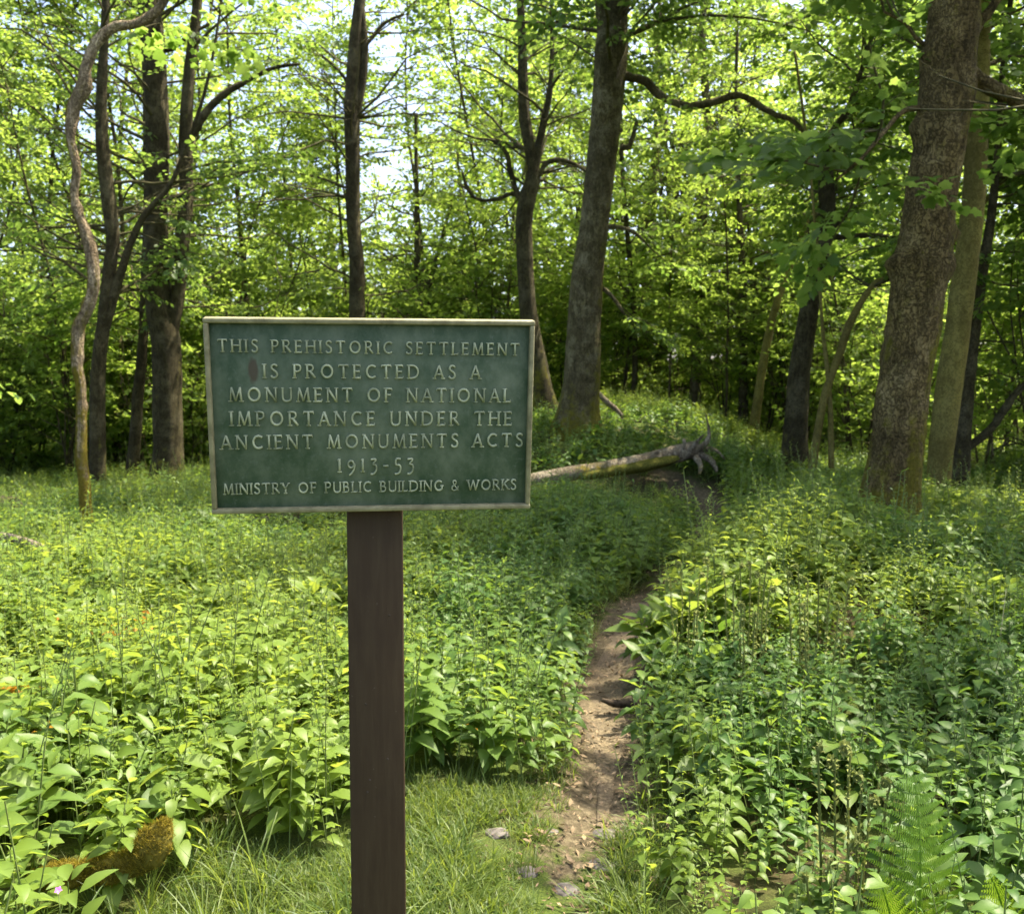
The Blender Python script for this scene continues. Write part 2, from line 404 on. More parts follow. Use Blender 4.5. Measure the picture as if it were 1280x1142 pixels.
# one rust stain left of the second line
tc = N_(nt, 'ShaderNodeTexCoord'); mp = N_(nt, 'ShaderNodeMapping'); nt.links.new(tc.outputs['Object'], mp.inputs[0])
mp.vector_type = 'POINT'
mp.inputs['Location'].default_value = (.2165 / .0092, 0, -.086 / .023); mp.inputs['Scale'].default_value = (1 / .0092, 0, 1 / .023)
ln = N_(nt, 'ShaderNodeVectorMath', operation='LENGTH'); nt.links.new(mp.outputs[0], ln.inputs[0])
ad = N_(nt, 'ShaderNodeMath', operation='MULTIPLY_ADD'); nt.links.new(n2.outputs[0], ad.inputs[0]); ad.inputs[1].default_value = .9; nt.links.new(ln.outputs['Value'], ad.inputs[2])
r = ramp(nt, [(.70, (1, 1, 1)), (.98, (0, 0, 0))]);
sc = N_(nt, 'ShaderNodeMath', operation='MULTIPLY'); sc.inputs[1].default_value = .6; nt.links.new(ad.outputs[0], sc.inputs[0]); nt.links.new(sc.outputs[0], r.inputs[0])
mu = N_(nt, 'ShaderNodeMath', operation='MULTIPLY'); mu.inputs[1].default_value = .8; nt.links.new(r.outputs[0], mu.inputs[0])
c = mixc(nt, mu.outputs[0], c, (.055, .033, .019))
nt.links.new(c, P.inputs['Base Color']); P.inputs['Roughness'].default_value = .55; P.inputs['Specular IOR Level'].default_value = .35
b = N_(nt, 'ShaderNodeBump'); b.inputs['Distance'].default_value = .001; b.inputs['Strength'].default_value = .5
nt.links.new(n2.outputs[0], b.inputs['Height']); nt.links.new(b.outputs[0], P.inputs['Normal'])
M_panel = m
M_letter = plain('stone_coloured_paint', (.19, .215, .125), (.42, .45, .28), 26, .65, .25, .2)
M_frame = plain('frame_paint', (.15, .137, .07), (.26, .24, .13), 40, .6, .3, .3)
m, nt, P, out = newmat('worn_brown_post_paint')
g1 = tex(nt, coords(nt, (1, 1, .12)), 60, 5, .6); g2 = tex(nt, coords(nt), 9, 5, .65); g3 = tex(nt, coords(nt, (1, 1, .6)), 90, 3, .6)
c = mixc(nt, g2.outputs[0], (.029, .018, .009), (.049, .031, .014))
r = ramp(nt, [(.42, (0, 0, 0)), (.7, (1, 1, 1))]); nt.links.new(g1.outputs[0], r.inputs[0])
mu = N_(nt, 'ShaderNodeMath', operation='MULTIPLY'); mu.inputs[1].default_value = .5; nt.links.new(r.outputs[0], mu.inputs[0])
c = mixc(nt, mu.outputs[0], c, (.062, .044, .021))
r = ramp(nt, [(.70, (0, 0, 0)), (.76, (1, 1, 1))]); nt.links.new(g3.outputs[0], r.inputs[0])
c = mixc(nt, r.outputs[0], c, (.11, .088, .06))
nt.links.new(c, P.inputs['Base Color']); P.inputs['Roughness'].default_value = .7; P.inputs['Specular IOR Level'].default_value = .2
b = N_(nt, 'ShaderNodeBump'); b.inputs['Distance'].default_value = .002; b.inputs['Strength'].default_value = .6
nt.links.new(g1.outputs[0], b.inputs['Height']); nt.links.new(b.outputs[0], P.inputs['Normal'])
M_post = m

def box_mb(mb, x0, x1, y0, y1, z0, z1, bev=0):
    import bmesh
    bm = bmesh.new(); bmesh.ops.create_cube(bm, size=1)
    for vv in bm.verts: vv.co = ((x0 + x1) / 2 + vv.co.x * (x1 - x0), (y0 + y1) / 2 + vv.co.y * (y1 - y0), (z0 + z1) / 2 + vv.co.z * (z1 - z0))
    if bev: bmesh.ops.bevel(bm, geom=bm.edges[:], offset=bev, segments=2, affect='EDGES', profile=.5)
    bmesh.ops.triangulate(bm, faces=bm.faces[:])
    bm.verts.index_update()
    mb.add([v.co[:] for v in bm.verts], [[[v.index for v in f.verts] for f in bm.faces]])
    bm.free()

# stroke alphabet, cap height 1.  ('l',x0,y0,x1,y1,w,s0,s1) s=serif ; ('a',cx,cy,rx,ry,a0,a1,w)
TK, TN = .165, .12
def gl():
    G = {}
    G['I'] = (.16, [('l', .08, 0, .08, 1, TK, 1, 1)])
    G['T'] = (.72, [('l', .36, 0, .36, .95, TK, 1, 0), ('l', .02, .955, .70, .955, TN, 2, 2)])
    G['H'] = (.76, [('l', .08, 0, .08, 1, TK, 1, 1), ('l', .68, 0, .68, 1, TK, 1, 1), ('l', .1, .52, .66, .52, TN, 0, 0)])
    G['S'] = (.54, [('p', [(.47, .83), (.42, .93), (.29, .965), (.15, .91), (.09, .78), (.15, .64), (.28, .54), (.41, .43), (.47, .27), (.42, .11), (.28, .035), (.12, .07), (.05, .19)], TK * .9)])
    G['P'] = (.56, [('l', .08, 0, .08, 1, TK, 1, 1), ('p', [(.1, .955), (.3, .955), (.45, .9), (.5, .75), (.45, .57), (.3, .49), (.12, .49)], TN)])
    G['R'] = (.66, [('l', .08, 0, .08, 1, TK, 1, 1), ('p', [(.1, .955), (.3, .955), (.44, .9), (.49, .75), (.43, .58), (.28, .51), (.12, .51)], TN), ('l', .28, .5, .62, .03, TK, 0, 0)])
    G['E'] = (.54, [('l', .08, 0, .08, 1, TK, 1, 1), ('l', .1, .955, .5, .955, TN, 0, 2), ('l', .1, .52, .43, .52, TN, 0, 2), ('l', .1, .045, .52, .045, TN, 0, 2)])
    G['F'] = (.52, [('l', .08, 0, .08, 1, TK, 1, 1), ('l', .1, .955, .5, .955, TN, 0, 2), ('l', .1, .52, .42, .52, TN, 0, 2)])
    G['L'] = (.52, [('l', .08, 0, .08, 1, TK, 1, 1), ('l', .1, .045, .5, .045, TN, 0, 2)])
    G['O'] = (.96, [('a', .48, .5, .43, .465, 0, 360, TK * .95)])
    G['C'] = (.80, [('a', .47, .5, .42, .465, 48, 312, TK * .95)])
    G['G'] = (.84, [('a', .47, .5, .42, .465, 48, 318, TK * .95), ('l', .76, .14, .76, .46, TK, 0, 1)])
    G['D'] = (.80, [('l', .08, 0, .08, 1, TK, 1, 1), ('p', [(.1, .955), (.33, .955), (.55, .88), (.69, .71), (.73, .5), (.69, .29), (.55, .12), (.33, .045), (.1, .045)], TN * 1.1)])
    G['M'] = (.92, [('l', .10, 0, .17, 1, TN, 1, 0), ('l', .17, .98, .46, .06, TK, 0, 0), ('l', .75, .98, .46, .06, TN, 0, 0), ('l', .75, 1, .83, 0, TK, 0, 1)])
    G['N'] = (.78, [('l', .09, 0, .09, 1, TN, 1, 1), ('l', .09, .97, .69, .03, TK, 0, 0), ('l', .69, 0, .69, 1, TN, 0, 1)])
    G['A'] = (.74, [('l', .05, 0, .37, .98, TN, 1, 0), ('l', .37, .98, .69, 0, TK, 0, 1), ('l', .17, .34, .57, .34, TN, 0, 0)])
    G['U'] = (.74, [('p', [(.09, .98), (.09, .32), (.14, .14), (.27, .045), (.38, .035), (.5, .06), (.61, .15), (.65, .32), (.65, .98)], TN * 1.15), ('l', .0, .965, .18, .965, .05, 0, 0), ('l', .56, .965, .74, .965, .05, 0, 0)])
    G['Y'] = (.70, [('l', .35, 0, .35, .46, TK, 1, 0), ('l', .35, .46, .06, .98, TK, 0, 1), ('l', .35, .46, .64, .98, TN, 0, 1)])
    G['B'] = (.60, [('l', .08, 0, .08, 1, TK, 1, 1), ('p', [(.1, .955), (.28, .955), (.41, .89), (.44, .76), (.39, .61), (.26, .54), (.12, .54)], TN), ('p', [(.25, .53), (.43, .47), (.51, .29), (.45, .11), (.29, .045), (.1, .045)], TN)])
    G['K'] = (.68, [('l', .08, 0, .08, 1, TK, 1, 1), ('l', .13, .47, .58, .97, TN, 0, 1), ('l', .26, .58, .64, .03, TK, 0, 1)])
    G['W'] = (1.1, [('l', .06, .98, .31, .03, TK, 1, 0), ('l', .55, .95, .31, .03, TN, 0, 0), ('l', .55, .95, .80, .03, TK, 0, 0), ('l', 1.04, .98, .80, .03, TN, 1, 0)])
    G['&'] = (.74, [('p', [(.66, .42), (.58, .2), (.42, .06), (.25, .04), (.11, .12), (.08, .27), (.16, .42), (.33, .56), (.46, .72), (.45, .88), (.35, .96), (.23, .93), (.18, .80), (.25, .62), (.42, .36), (.66, .04)], TN * .95)])
    G['1'] = (.30, [('l', .16, 0, .16, .97, TK, 1, 0), ('l', .16, .95, .05, .84, TN, 0, 0)])
    G['9'] = (.60, [('a', .30, .58, .24, .26, 0, 360, TN * 1.1), ('p', [(.54, .60), (.55, .40), (.48, .14), (.34, -.08), (.18, -.22)], TN * 1.1)])
    G['3'] = (.52, [('p', [(.06, .90), (.42, .90), (.22, .56), (.36, .52), (.45, .38), (.45, .14), (.34, -.08), (.18, -.18), (.04, -.16)], TN * 1.1)])
    G['5'] = (.52, [('p', [(.46, .92), (.16, .92), (.12, .52), (.3, .50), (.44, .38), (.45, .12), (.34, -.10), (.18, -.18), (.04, -.16)], TN * 1.1)])
    G['-'] = (.46, [('l', .04, .42, .42, .42, TN, 0, 0)])
    return G
GLY = gl()

def stroke(mb, pts, w, hgt, sink, closed=False):
    """raised bar with chamfered sides along 2-D points (panel x,z); front is -y"""
    p = np.asarray(pts, float); n = len(p)
    if closed:
        t = np.roll(p, -1, 0) - np.roll(p, 1, 0)
    else:
        t = np.gradient(p, axis=0)
    t /= np.linalg.norm(t, axis=1)[:, None] + 1e-12
    nrm = np.c_[-t[:, 1], t[:, 0]]
    prof = [(-.5, 0), (-.34, -hgt), (.34, -hgt), (.5, 0)]
    v = np.zeros((n, 4, 3))
    for k, (o, y) in enumerate(prof):
        q = p + nrm * (o * w)
        v[:, k, 0] = q[:, 0]; v[:, k, 1] = y if y < 0 else sink; v[:, k, 2] = q[:, 1]
    fs = []; m_ = n if closed else n - 1
    for i in range(m_):
        j = (i + 1) % n
        for k in range(3): fs.append((i * 4 + k, i * 4 + k + 1, j * 4 + k + 1, j * 4 + k))
    if not closed:
        fs.append((3, 2, 1, 0)); fs.append(((n - 1) * 4, (n - 1) * 4 + 1, (n - 1) * 4 + 2, (n - 1) * 4 + 3))
    mb.add(v.reshape(-1, 3), [fs])

def letter(mb, ch, x, z, s, hgt, cnt):
    for st in GLY[ch][1]:
        cnt[0] += 1
        hh = hgt + (cnt[0] % 7) * .00012
        if st[0] == 'l':
            _, x0, y0, x1, y1, w, s0, s1 = st
            a = np.array([x0, y0]); b2 = np.array([x1, y1])
            stroke(mb, [(x + q[0] * s, z + q[1] * s) for q in (a, (a + b2) / 2, b2)], w * s, hh, .001)
            for e, o, sf in ((a, b2, s0), (b2, a, s1)):
                if sf == 1:
                    yy = e[1] + (.028 if e[1] < .5 else -.028)
                    cnt[0] += 1
                    stroke(mb, [(x + (e[0] - w * .5 - .075) * s, z + yy * s), (x + e[0] * s, z + yy * s), (x + (e[0] + w * .5 + .075) * s, z + yy * s)], .06 * s, hgt + (cnt[0] % 7) * .00012, .001)
                elif sf == 2:
                    cnt[0] += 1
                    dy = .07 if e[1] < .3 else (-.07 if e[1] > .7 else 0)
                    stroke(mb, [(x + e[0] * s, z + (e[1] - .06 + dy) * s), (x + e[0] * s, z + (e[1] + dy) * s), (x + e[0] * s, z + (e[1] + .06 + dy) * s)], .055 * s, hgt + (cnt[0] % 7) * .00012, .001)
        elif st[0] == 'a':
            _, cx, cy, rx, ry, a0, a1, w = st
            full = a1 - a0 >= 360
            th = np.radians(np.linspace(a0, a1, 25 if not full else 29)); th = th[:-1] if full else th
            stroke(mb, np.c_[x + (cx + (rx - w / 2 + .02) * np.cos(th)) * s, z + (cy + (ry - w / 2 + .05) * np.sin(th)) * s], w * s, hh, .001, full)
        else:
            _, pts, w = st
            q, _ = catmull(np.c_[pts, np.zeros(len(pts))], np.zeros(len(pts)), .07)
            stroke(mb, np.c_[x + q[:, 0] * s, z + q[:, 1] * s], w * s, hh, .001)

sign = empty('information_sign', (SC[0], SC[1] + .05, h1(SC[0], SC[1] + .05)), SYAW)
tag(sign, 'dark green notice board with raised stone-coloured lettering on a square brown post', 'sign')
ORG = np.array(sign.location[:])
board = MB(); box_mb(board, -PW / 2 + .006, PW / 2 - .006, 0, .014, -PH / 2 + .006, PH / 2 - .006, .001)
def on_board(o):
    o.location = (0, -.05 * math.cos(SYAW) + 0, SC[2] - ORG[2]); o.rotation_euler = (STILT, 0, 0)
panel = obj('panel', board.mesh('panel', M_panel, False), sign); on_board(panel)
fr = MB(); FW = .0092
for (x0, x1, z0, z1) in ((-PW / 2, PW / 2, PH / 2 - FW, PH / 2), (-PW / 2, PW / 2, -PH / 2, -PH / 2 + FW), (-PW / 2 + .0004, -PW / 2 + FW, -PH / 2 + FW, PH / 2 - FW), (PW / 2 - FW, PW / 2 - .0004, -PH / 2 + FW, PH / 2 - FW)):
    box_mb(fr, x0, x1, -.012, .016, z0, z1, .0022)
f_o = obj('frame', fr.mesh('frame', M_frame, False), sign); on_board(f_o)
TEXT = [('THIS PREHISTORIC SETTLEMENT', -.2772, .2726, .1203, .1156, .0231), ('IS PROTECTED AS A', -.1988, .1998, .0726, .0712, .0257), ('MONUMENT OF NATIONAL', -.2614, .2584, .0291, .0263, .0265),
        ('IMPORTANCE UNDER THE', -.2610, .2613, -.0161, -.0184, .0272), ('ANCIENT MONUMENTS ACTS', -.2800, .2840, -.0603, -.0601, .0265), ('1913-53', -.0690, .0750, -.1064, -.1062, .0265), ('MINISTRY OF PUBLIC BUILDING & WORKS', -.2790, .2730, -.1464, -.1452, .0208)]
for s_, x0, x1, z0, z1, cap in TEXT:
    nat = sum((GLY[c][0] if c != ' ' else .42) for c in s_) * cap
    gap = (x1 - x0 - nat) / (len(s_) - 1)
    mb = MB(); x = x0; cnt = [0]
    for c in s_ + ' ':
        if c != ' ':
            letter(mb, c, x, z0 + (z1 - z0) * (x - x0) / (x1 - x0), cap, .0040, cnt)
        elif mb.n:                          # each word is a part of its own
            o = obj('lettering', mb.mesh('lettering', M_letter, False), sign); on_board(o); mb = MB()
        x += (GLY[c][0] if c != ' ' else .42) * cap + gap
pm = MB(); box_mb(pm, -.0540, .0540, 0, .10, -.35, 1.56 - ORG[2], .004)
post = obj('post', pm.mesh('post', M_post, False), sign); post.location = (0.0, .000, 0)
post.location = (0.0005, -.002, 0)
bk = MB(); box_mb(bk, -.04, .04, -.026, .003, 1.45 - ORG[2], 1.54 - ORG[2], .003)
obj('bracket', bk.mesh('bracket', M_post, False), sign)
for (px, py) in ((457, 880), (484, 950), (462, 975), (486, 770), (459, 990)):
    w = W(px, py, 1.885); th = np.arange(8) / 8 * 2 * math.pi
    lx = (w[0] - ORG[0]) / math.cos(SYAW); lz = w[2] - ORG[2]
    q = np.c_[lx + .0032 * np.cos(th), np.full(8, -.001), lz + .0032 * np.sin(th)]
    sm = MB(); sm.add(np.concatenate([q, [[lx, -.0048, lz]]]), [[(i, (i + 1) % 8, 8) for i in range(8)]])
    obj('nail', sm.mesh('nail', M_rot, True), sign)

# ------------------------------------------------------------------ leaves for trees
def maple_leaf():
    o = [(0, 0), (-.07, .28), (.16, .50), (.30, .37), (.63, .50), (.70, .26), (1.0, 0)]
    o = o + [(x, -y) for x, y in o[-2:0:-1]]
    v = [(.34, 0, .03)] + [(x, y, -.10 * abs(y) * 2 - .10 * max(0, x - .4)) for x, y in o]
    n = len(o)
    return np.array(v), [np.array([(0, 1 + i, 1 + (i + 1) % n) for i in range(n)])]
def simple_leaf():
    v = [(0, 0, 0), (.32, .34, .06), (.74, .26, .02), (1.0, 0, -.10), (.74, -.26, .02), (.32, -.34, .06)]
    return np.array(v), [np.array([(0, 1, 2, 3), (0, 3, 4, 5)])]
def rotm(yaw, pitch, roll):
    cy, sy, cp, sp, cr, sr = math.cos(yaw), math.sin(yaw), math.cos(pitch), math.sin(pitch), math.cos(roll), math.sin(roll)
    return np.array([[cy, -sy, 0], [sy, cy, 0], [0, 0, 1]]) @ np.array([[cp, 0, sp], [0, 1, 0], [-sp, 0, cp]]) @ np.array([[1, 0, 0], [0, cr, -sr], [0, sr, cr]])
def spray(kind, n, size, seed):
    r = random.Random(seed); lv, lf = kind()
    V = []; F = []; k = 0
    for i in range(n):
        t = .08 + .92 * i / (n - 1); sgn = 1 if i % 2 else -1
        s = size * r.uniform(.7, 1.25)
        yaw = sgn * r.uniform(.5, 1.3) if i < n - 1 else r.uniform(-.3, .3)
        base = np.array([t, 0, -.10 * t * t + r.uniform(-.07, .07)])
        d = rotm(yaw, 0, 0)[:, 0] * s * r.uniform(.25, .7)
        R = rotm(yaw + r.uniform(-.4, .4), r.uniform(-.15, .75), r.uniform(-.6, .6))
        V.append(base + d + (lv * s) @ R.T); F.append(lf[0] + k); k += len(lv)
    return np.concatenate(V), np.concatenate(F)
SPR = {'maple': [spray(maple_leaf, 11, .24, i) for i in range(6)], 'simple': [spray(simple_leaf, 13, .21, 20 + i) for i in range(6)]}

SHAFT = .92
GLADE = [(-1.5, 4.4, 2.0, 1.9, 2.5), (-.4, 6.3, .9, .9, 3), (1.45, 5.9, .85, 1.3, 3), (2.5, 20.2, 1.9, .9, 3), (4.7, 9.6, 1.0, .6, 3), (-8.5, 23, 5, 6, 4), (-.1, 2.7, .7, .45, 2.5), (.45, 4.9, .35, .9, 2.5), (.42, 3.6, .2, .3, 2.5), (-3.6, 7.2, 1.3, 1.2, 3),
         (-5.6, 9.2, 1.9, .9, 2.5, .96), (1.15, 2.5, .5, .4, 2.5), (2.0, 4.2, 1.7, 1.7, 2.5, .55), (.9, 13.2, 1.6, .5, 3, .9), (3, 31, 4.5, 7, 2.2, .93), (-7, 23.5, 7, 3, 3.0, .88), (9, 22, 5, 3.5, 3.0, .88), (2, 25.5, 6, 2.5, 3.0, .88), (4.5, 28, 5, 5, 3, .85), (-9, 27, 4, 4, 3, .85), (0, 30, 4, 4, 3, .8), (10, 26, 4, 5, 3, .8), (2.6, 7.2, .8, .5, 3, .8)]
def crown_mesh(name, kind, P, X, S, mat, off, glade=True):
    P = np.asarray(P); X = np.asarray(X); S = np.asarray(S)
    if glade:                              # openings in the canopy that let the sun down on the glade
        q = P[:, :2] - np.array([sd.x, sd.y])[None] * (P[:, 2:3] / sd.z); keep = np.ones(len(P), bool)
        for gx, gy, ax_, ay_, gz_, *pr_ in GLADE:
            r2 = ((q[:, 0] - gx) / ax_) ** 2 + ((q[:, 1] - gy) / ay_) ** 2
            keep &= ~((r2 < 1) & (P[:, 2] > gz_) & (rng.random(len(P)) < (pr_[0] if pr_ else .94)))
        far_ = np.nonzero((q[:, 1] > 14) & (P[:, 2] > 2.6))[0]
        sh = np.array([noise.noise((a * .30, b * .24, 3.3)) + .4 * noise.noise((a * .9, b * .8, 8.1)) for a, b in q[far_]])
        keep[far_] &= ~((sh > np.where(q[far_, 1] > 19, -.30, -.18)) & (rng.random(len(far_)) < SHAFT))
        P, X, S = P[keep], X[keep], S[keep]
    X = X / (np.linalg.norm(X, axis=1)[:, None] + 1e-9)
    up = np.array([0, 0, 1.]) + rng.normal(0, .28, P.shape)
    Z = up - X * (up * X).sum(1)[:, None]; Z /= np.linalg.norm(Z, axis=1)[:, None] + 1e-9
    Y = np.cross(Z, X)
    pick = rng.integers(0, 6, len(P)); VS = []; FS = []; n = 0
    for k in range(6):
        s = pick == k
        if not s.any(): continue
        v, f = SPR[kind][k]
        vv = P[s][:, None] + S[s][:, None, None] * (v[None, :, 0:1] * X[s][:, None] + v[None, :, 1:2] * Y[s][:, None] + v[None, :, 2:3] * Z[s][:, None])
        m_ = len(vv)
        FS.append((f[None] + (np.arange(m_) * len(v))[:, None, None]).reshape(-1, f.shape[1]) + n)
        VS.append(vv.reshape(-1, 3)); n += m_ * len(v)
    return make_mesh(name, np.concatenate(VS) - np.asarray(off), FS, mat, True)

def grow_limb(rs, p, d, L, r, mb, sprays, droop=.0, leafy=.3, sub=.34, sscale=.55, gap=.19):
    """one side limb with side shoots; adds wood to mb and leaf sprays to sprays"""
    n = max(4, int(L / .35)); P = [np.array(p, float)]; d = np.array(d, float); d /= np.linalg.norm(d)
    for i in range(n):
        d = d + rs.normal(0, .16, 3) + np.array([0, 0, .05 - droop]); d /= np.linalg.norm(d)
        P.append(P[-1] + d * L / n)
    P = np.array(P); R = np.linspace(r, max(.006, r * .18), len(P))
    v, fs = tube(P, R, 6 if r > .03 else 4, False); mb.add(v, fs)
    seg = L / n; side = 1
    t = leafy * L
    while t < L:
        i = min(int(t / seg), n - 1); q = P[i] + (P[i + 1] - P[i]) * (t / seg - i)
        dd = P[i + 1] - P[i]; dd /= np.linalg.norm(dd)
        lat = np.cross(dd, [0, 0, 1.]); lat /= np.linalg.norm(lat) + 1e-6
        sl_ = rs.uniform(.35, 1.0) * (.45 + .75 * (1 - t / L)) * min(1.3, L / 2.2)
        sdv = dd * rs.uniform(.3, .8) + lat * side * rs.uniform(.6, 1) + np.array([0, 0, rs.normal(.05, .25)]); sdv /= np.linalg.norm(sdv)
        k = max(2, int(sl_ / .22)); Q = [q]
        for _ in range(k):
            sdv = sdv + rs.normal(0, .14, 3) - np.array([0, 0, droop * .5]); sdv /= np.linalg.norm(sdv)
            Q.append(Q[-1] + sdv * sl_ / k)
        Q = np.array(Q)
        v, fs = tube(Q, np.linspace(max(.004, r * .18), .002, len(Q)), 3, False); mb.add(v, fs)
        u = gap * .5
        while u < sl_:
            j = min(int(u / sl_ * k), k - 1); w = Q[j] + (Q[j + 1] - Q[j]) * (u / sl_ * k - j)
            la = np.cross(sdv, [0, 0, 1.]) * rs.choice([-1, 1]) * rs.uniform(.3, 1.1)
            sprays.append((w, sdv + la + rs.normal(0, .15, 3), sscale * rs.uniform(.6, 1.15)))
            u += gap * rs.uniform(.7, 1.4)
        sprays.append((Q[-1], sdv, sscale * rs.uniform(.6, 1)))
        side = -side; t += sub * rs.uniform(.7, 1.3)
    sprays.append((P[-1], d, sscale))
    return P

def trunk_geo(P, R, base_flare, knots, seed, moss, sides, lumps=.06, butt=4, fine=.035):
    """P,R from ground up, resampled; returns tube with irregular radius and moss value"""
    n = len(P); a = np.arange(sides) / sides * 2 * math.pi
    hgt = np.concatenate([[0], np.cumsum(np.linalg.norm(np.diff(P, axis=0), axis=1))])
    T, Nn, B = frames(P)
    rad = np.ones((n, sides)); ms = np.zeros((n, sides))
    for i in range(n):
        fl = base_flare * math.exp(-max(0, hgt[i] - .25) / .32)
        for j in range(sides):
            dirv = math.cos(a[j]) * Nn[i] + math.sin(a[j]) * B[i]
            q = (dirv[0] * 1.3 + seed * 7.1, dirv[1] * 1.3, hgt[i] * .9)
            rad[i, j] += lumps * noise.noise(q) * 1.6 + lumps * .5 * noise.noise((q[0] * 3, q[1] * 3, q[2] * 3.5))
            rad[i, j] += fl * (.55 + .75 * max(0, math.cos(butt * a[j] + seed)))
            rad[i, j] += fine * noise.noise((dirv[0] * 7 + seed, dirv[1] * 7, hgt[i] * 9)) + fine * .6 * noise.noise((dirv[0] * 15 + seed, dirv[1] * 15, hgt[i] * 16))
            for (kh, ka, kw, ks) in knots:
                da = (a[j] - ka + math.pi) % (2 * math.pi) - math.pi
                rad[i, j] += ks * math.exp(-((hgt[i] - kh) / kw) ** 2 - (da / .55) ** 2)
            mval = moss[0] * math.exp(-max(0, hgt[i] - .2) / max(.05, moss[1])) + moss[2] * max(0, dirv[0] * moss[3] + dirv[1] * .3) + moss[4]
            ms[i, j] = mval + .25 * noise.noise((q[0] * 2.2, q[1] * 2.2 + 9, q[2] * 2))
    v, fs = tube(P, R, sides, True, rad)
    at = np.concatenate([ms.ravel(), [0, 0]])
    return v, fs, at

def tree(name, label, d, pts, top, mat, leaf=None, kind='simple', crown=None, limbs=(), forks=(), flare=.35, knots=(), moss=(.35, .5, .1, 1, 0), sides=20, group=None, seed=1, cat='tree', step=.09, lumps=.06, tip=.03, wob=0):
    """pts: photo measurements (px, py, width px) bottom to top, at forward distance d"""
    rs = np.random.default_rng(seed * 101 + 7)
    P = [W(px, py, d) for px, py, w in pts]; R = [w / FPX * d / 2 for _, _, w in pts]
    g = h1(P[0][0], d)
    base = P[0].copy(); base[2] = g
    lo = P[0].copy(); lo[2] = min(g, P[0][2]) - .25
    if P[0][2] > g + .02:
        b2 = P[0].copy(); b2[2] = g
        P = [lo, b2] + P; R = [R[0] * 1.12, R[0] * 1.08] + R
    else:
        P = [lo] + P; R = [R[0]] + R
    dr = P[-1] - P[-2]; dr /= np.linalg.norm(dr)
    while P[-1][2] < top:
        dr = dr * .8 + np.array([0, 0, .25]) + rs.normal(0, .05, 3); dr /= np.linalg.norm(dr)
        P.append(P[-1] + dr * 1.2); R.append(max(tip, R[-1] * .86))
    Pc, Rc = catmull(P, R, step)
    if wob: Pc = Pc + np.array([[wob * noise.noise((seed, 3.1, q[2] * 3.2)), wob * noise.noise((seed, 7.7, q[2] * 3.2)), 0] for q in Pc])
    root = empty(name, base); tag(root, label, cat, group)
    v, fs, at = trunk_geo(Pc, Rc, flare, knots, seed, moss, sides, lumps)
    mb = MB(); mb.add(v, fs, at)
    obj('trunk', mb.mesh('trunk', mat, True, base, 'moss'), root)
    starts = []
    for fk in forks:                      # secondary stems, drawn from the photo and carried on upward
        Q = [W(px, py, d + (o[0] if o else 0)) for px, py, w, *o in fk]; r_ = [w / FPX * d / 2 for _, _, w, *o in fk]
        dq = Q[-1] - Q[-2]; dq /= np.linalg.norm(dq)
        while Q[-1][2] < top * .8:
            dq = dq * .8 + np.array([0, 0, .25]) + rs.normal(0, .06, 3); dq /= np.linalg.norm(dq)
            Q.append(Q[-1] + dq * 1.2); r_.append(max(.02, r_[-1] * .8))
        q, rr = catmull(Q, r_, step * 1.3)
        v, fs, at = trunk_geo(q, rr, 0, [], seed + 3, (0, 1, moss[2], moss[3], moss[4]), max(8, sides // 2), lumps)
        mb = MB(); mb.add(v, fs, at); obj('stem', mb.mesh('stem', mat, True, base, 'moss'), root)
        starts.append(q)
    spr = []; wood = MB()
    for lb in limbs:                      # limbs read from the photo
        Q = [W(px, py, d + (o[0] if o else 0)) for px, py, w, *o in lb]; r_ = [w / FPX * d / 2 for _, _, w, *o in lb]
        q, rr = catmull(Q, r_, step)
        rad = 1 + .10 * rs.normal(0, 1, (len(q), 7))
        v, fs = tube(q, rr, 7, True, rad)
        mb = MB(); mb.add(v, fs, np.full(len(v), moss[4] + .1)); obj('limb', mb.mesh('limb', mat, True, base, 'moss'), root)
        if leaf and crown:
            for k in range(len(q) // 2, len(q), max(2, len(q) // 8)):
                dd = q[min(k + 1, len(q) - 1)] - q[k - 1] + rs.normal(0, .05, 3)
                grow_limb(rs, q[k], dd + np.array([rs.normal(0, .15), rs.normal(0, .15), .02]), rs.uniform(.6, 1.4), .012, wood, spr, .03, .2, sscale=crown.get('ss', .55) * .9)
    if leaf and crown:
        crown.setdefault('pow', 1.45)
        lines = [Pc] + starts
        for _ in range(int(crown['n'] * crown.get('mul', 3.6 if d > 15 else 2.8))):
            ln = lines[rs.integers(0, len(lines))] if len(lines) > 1 and rs.random() < .5 else Pc
            zz = g + crown['z0'] + (min(ln[-1][2], top) - g - crown['z0']) * rs.random() ** crown.get('pow', 1.0)
            i = int(np.argmin(np.abs(ln[:, 2] - zz)))
            if ln[i][2] < zz - .5: continue
            for tries in range(30):
                az = rs.uniform(0, 2 * math.pi); dv = np.array([math.cos(az), math.sin(az)])
                if ln[i][2] < crown.get('clearz', 6) and dv @ np.array([-ln[i][0], -ln[i][1]]) / np.hypot(*ln[i][:2]) > crown.get('clear', .35): continue
                if 'toward' in crown and dv @ np.array(crown['toward']) < crown.get('tmin', 0): continue
                break
            el = rs.uniform(*crown.get('el', (.05, .7)))
            frac = (zz - g) / top
            L = crown['len'] * rs.uniform(.6, 1.25) * (1.15 - .55 * frac)
            grow_limb(rs, ln[i], (dv[0] * math.cos(el), dv[1] * math.cos(el), math.sin(el)), L, min(.036, .010 * L + .005), wood, spr, crown.get('droop', .05), crown.get('leafy', .12), sscale=crown.get('ss', .55), gap=crown.get('gap', .19), sub=crown.get('sub', .29))
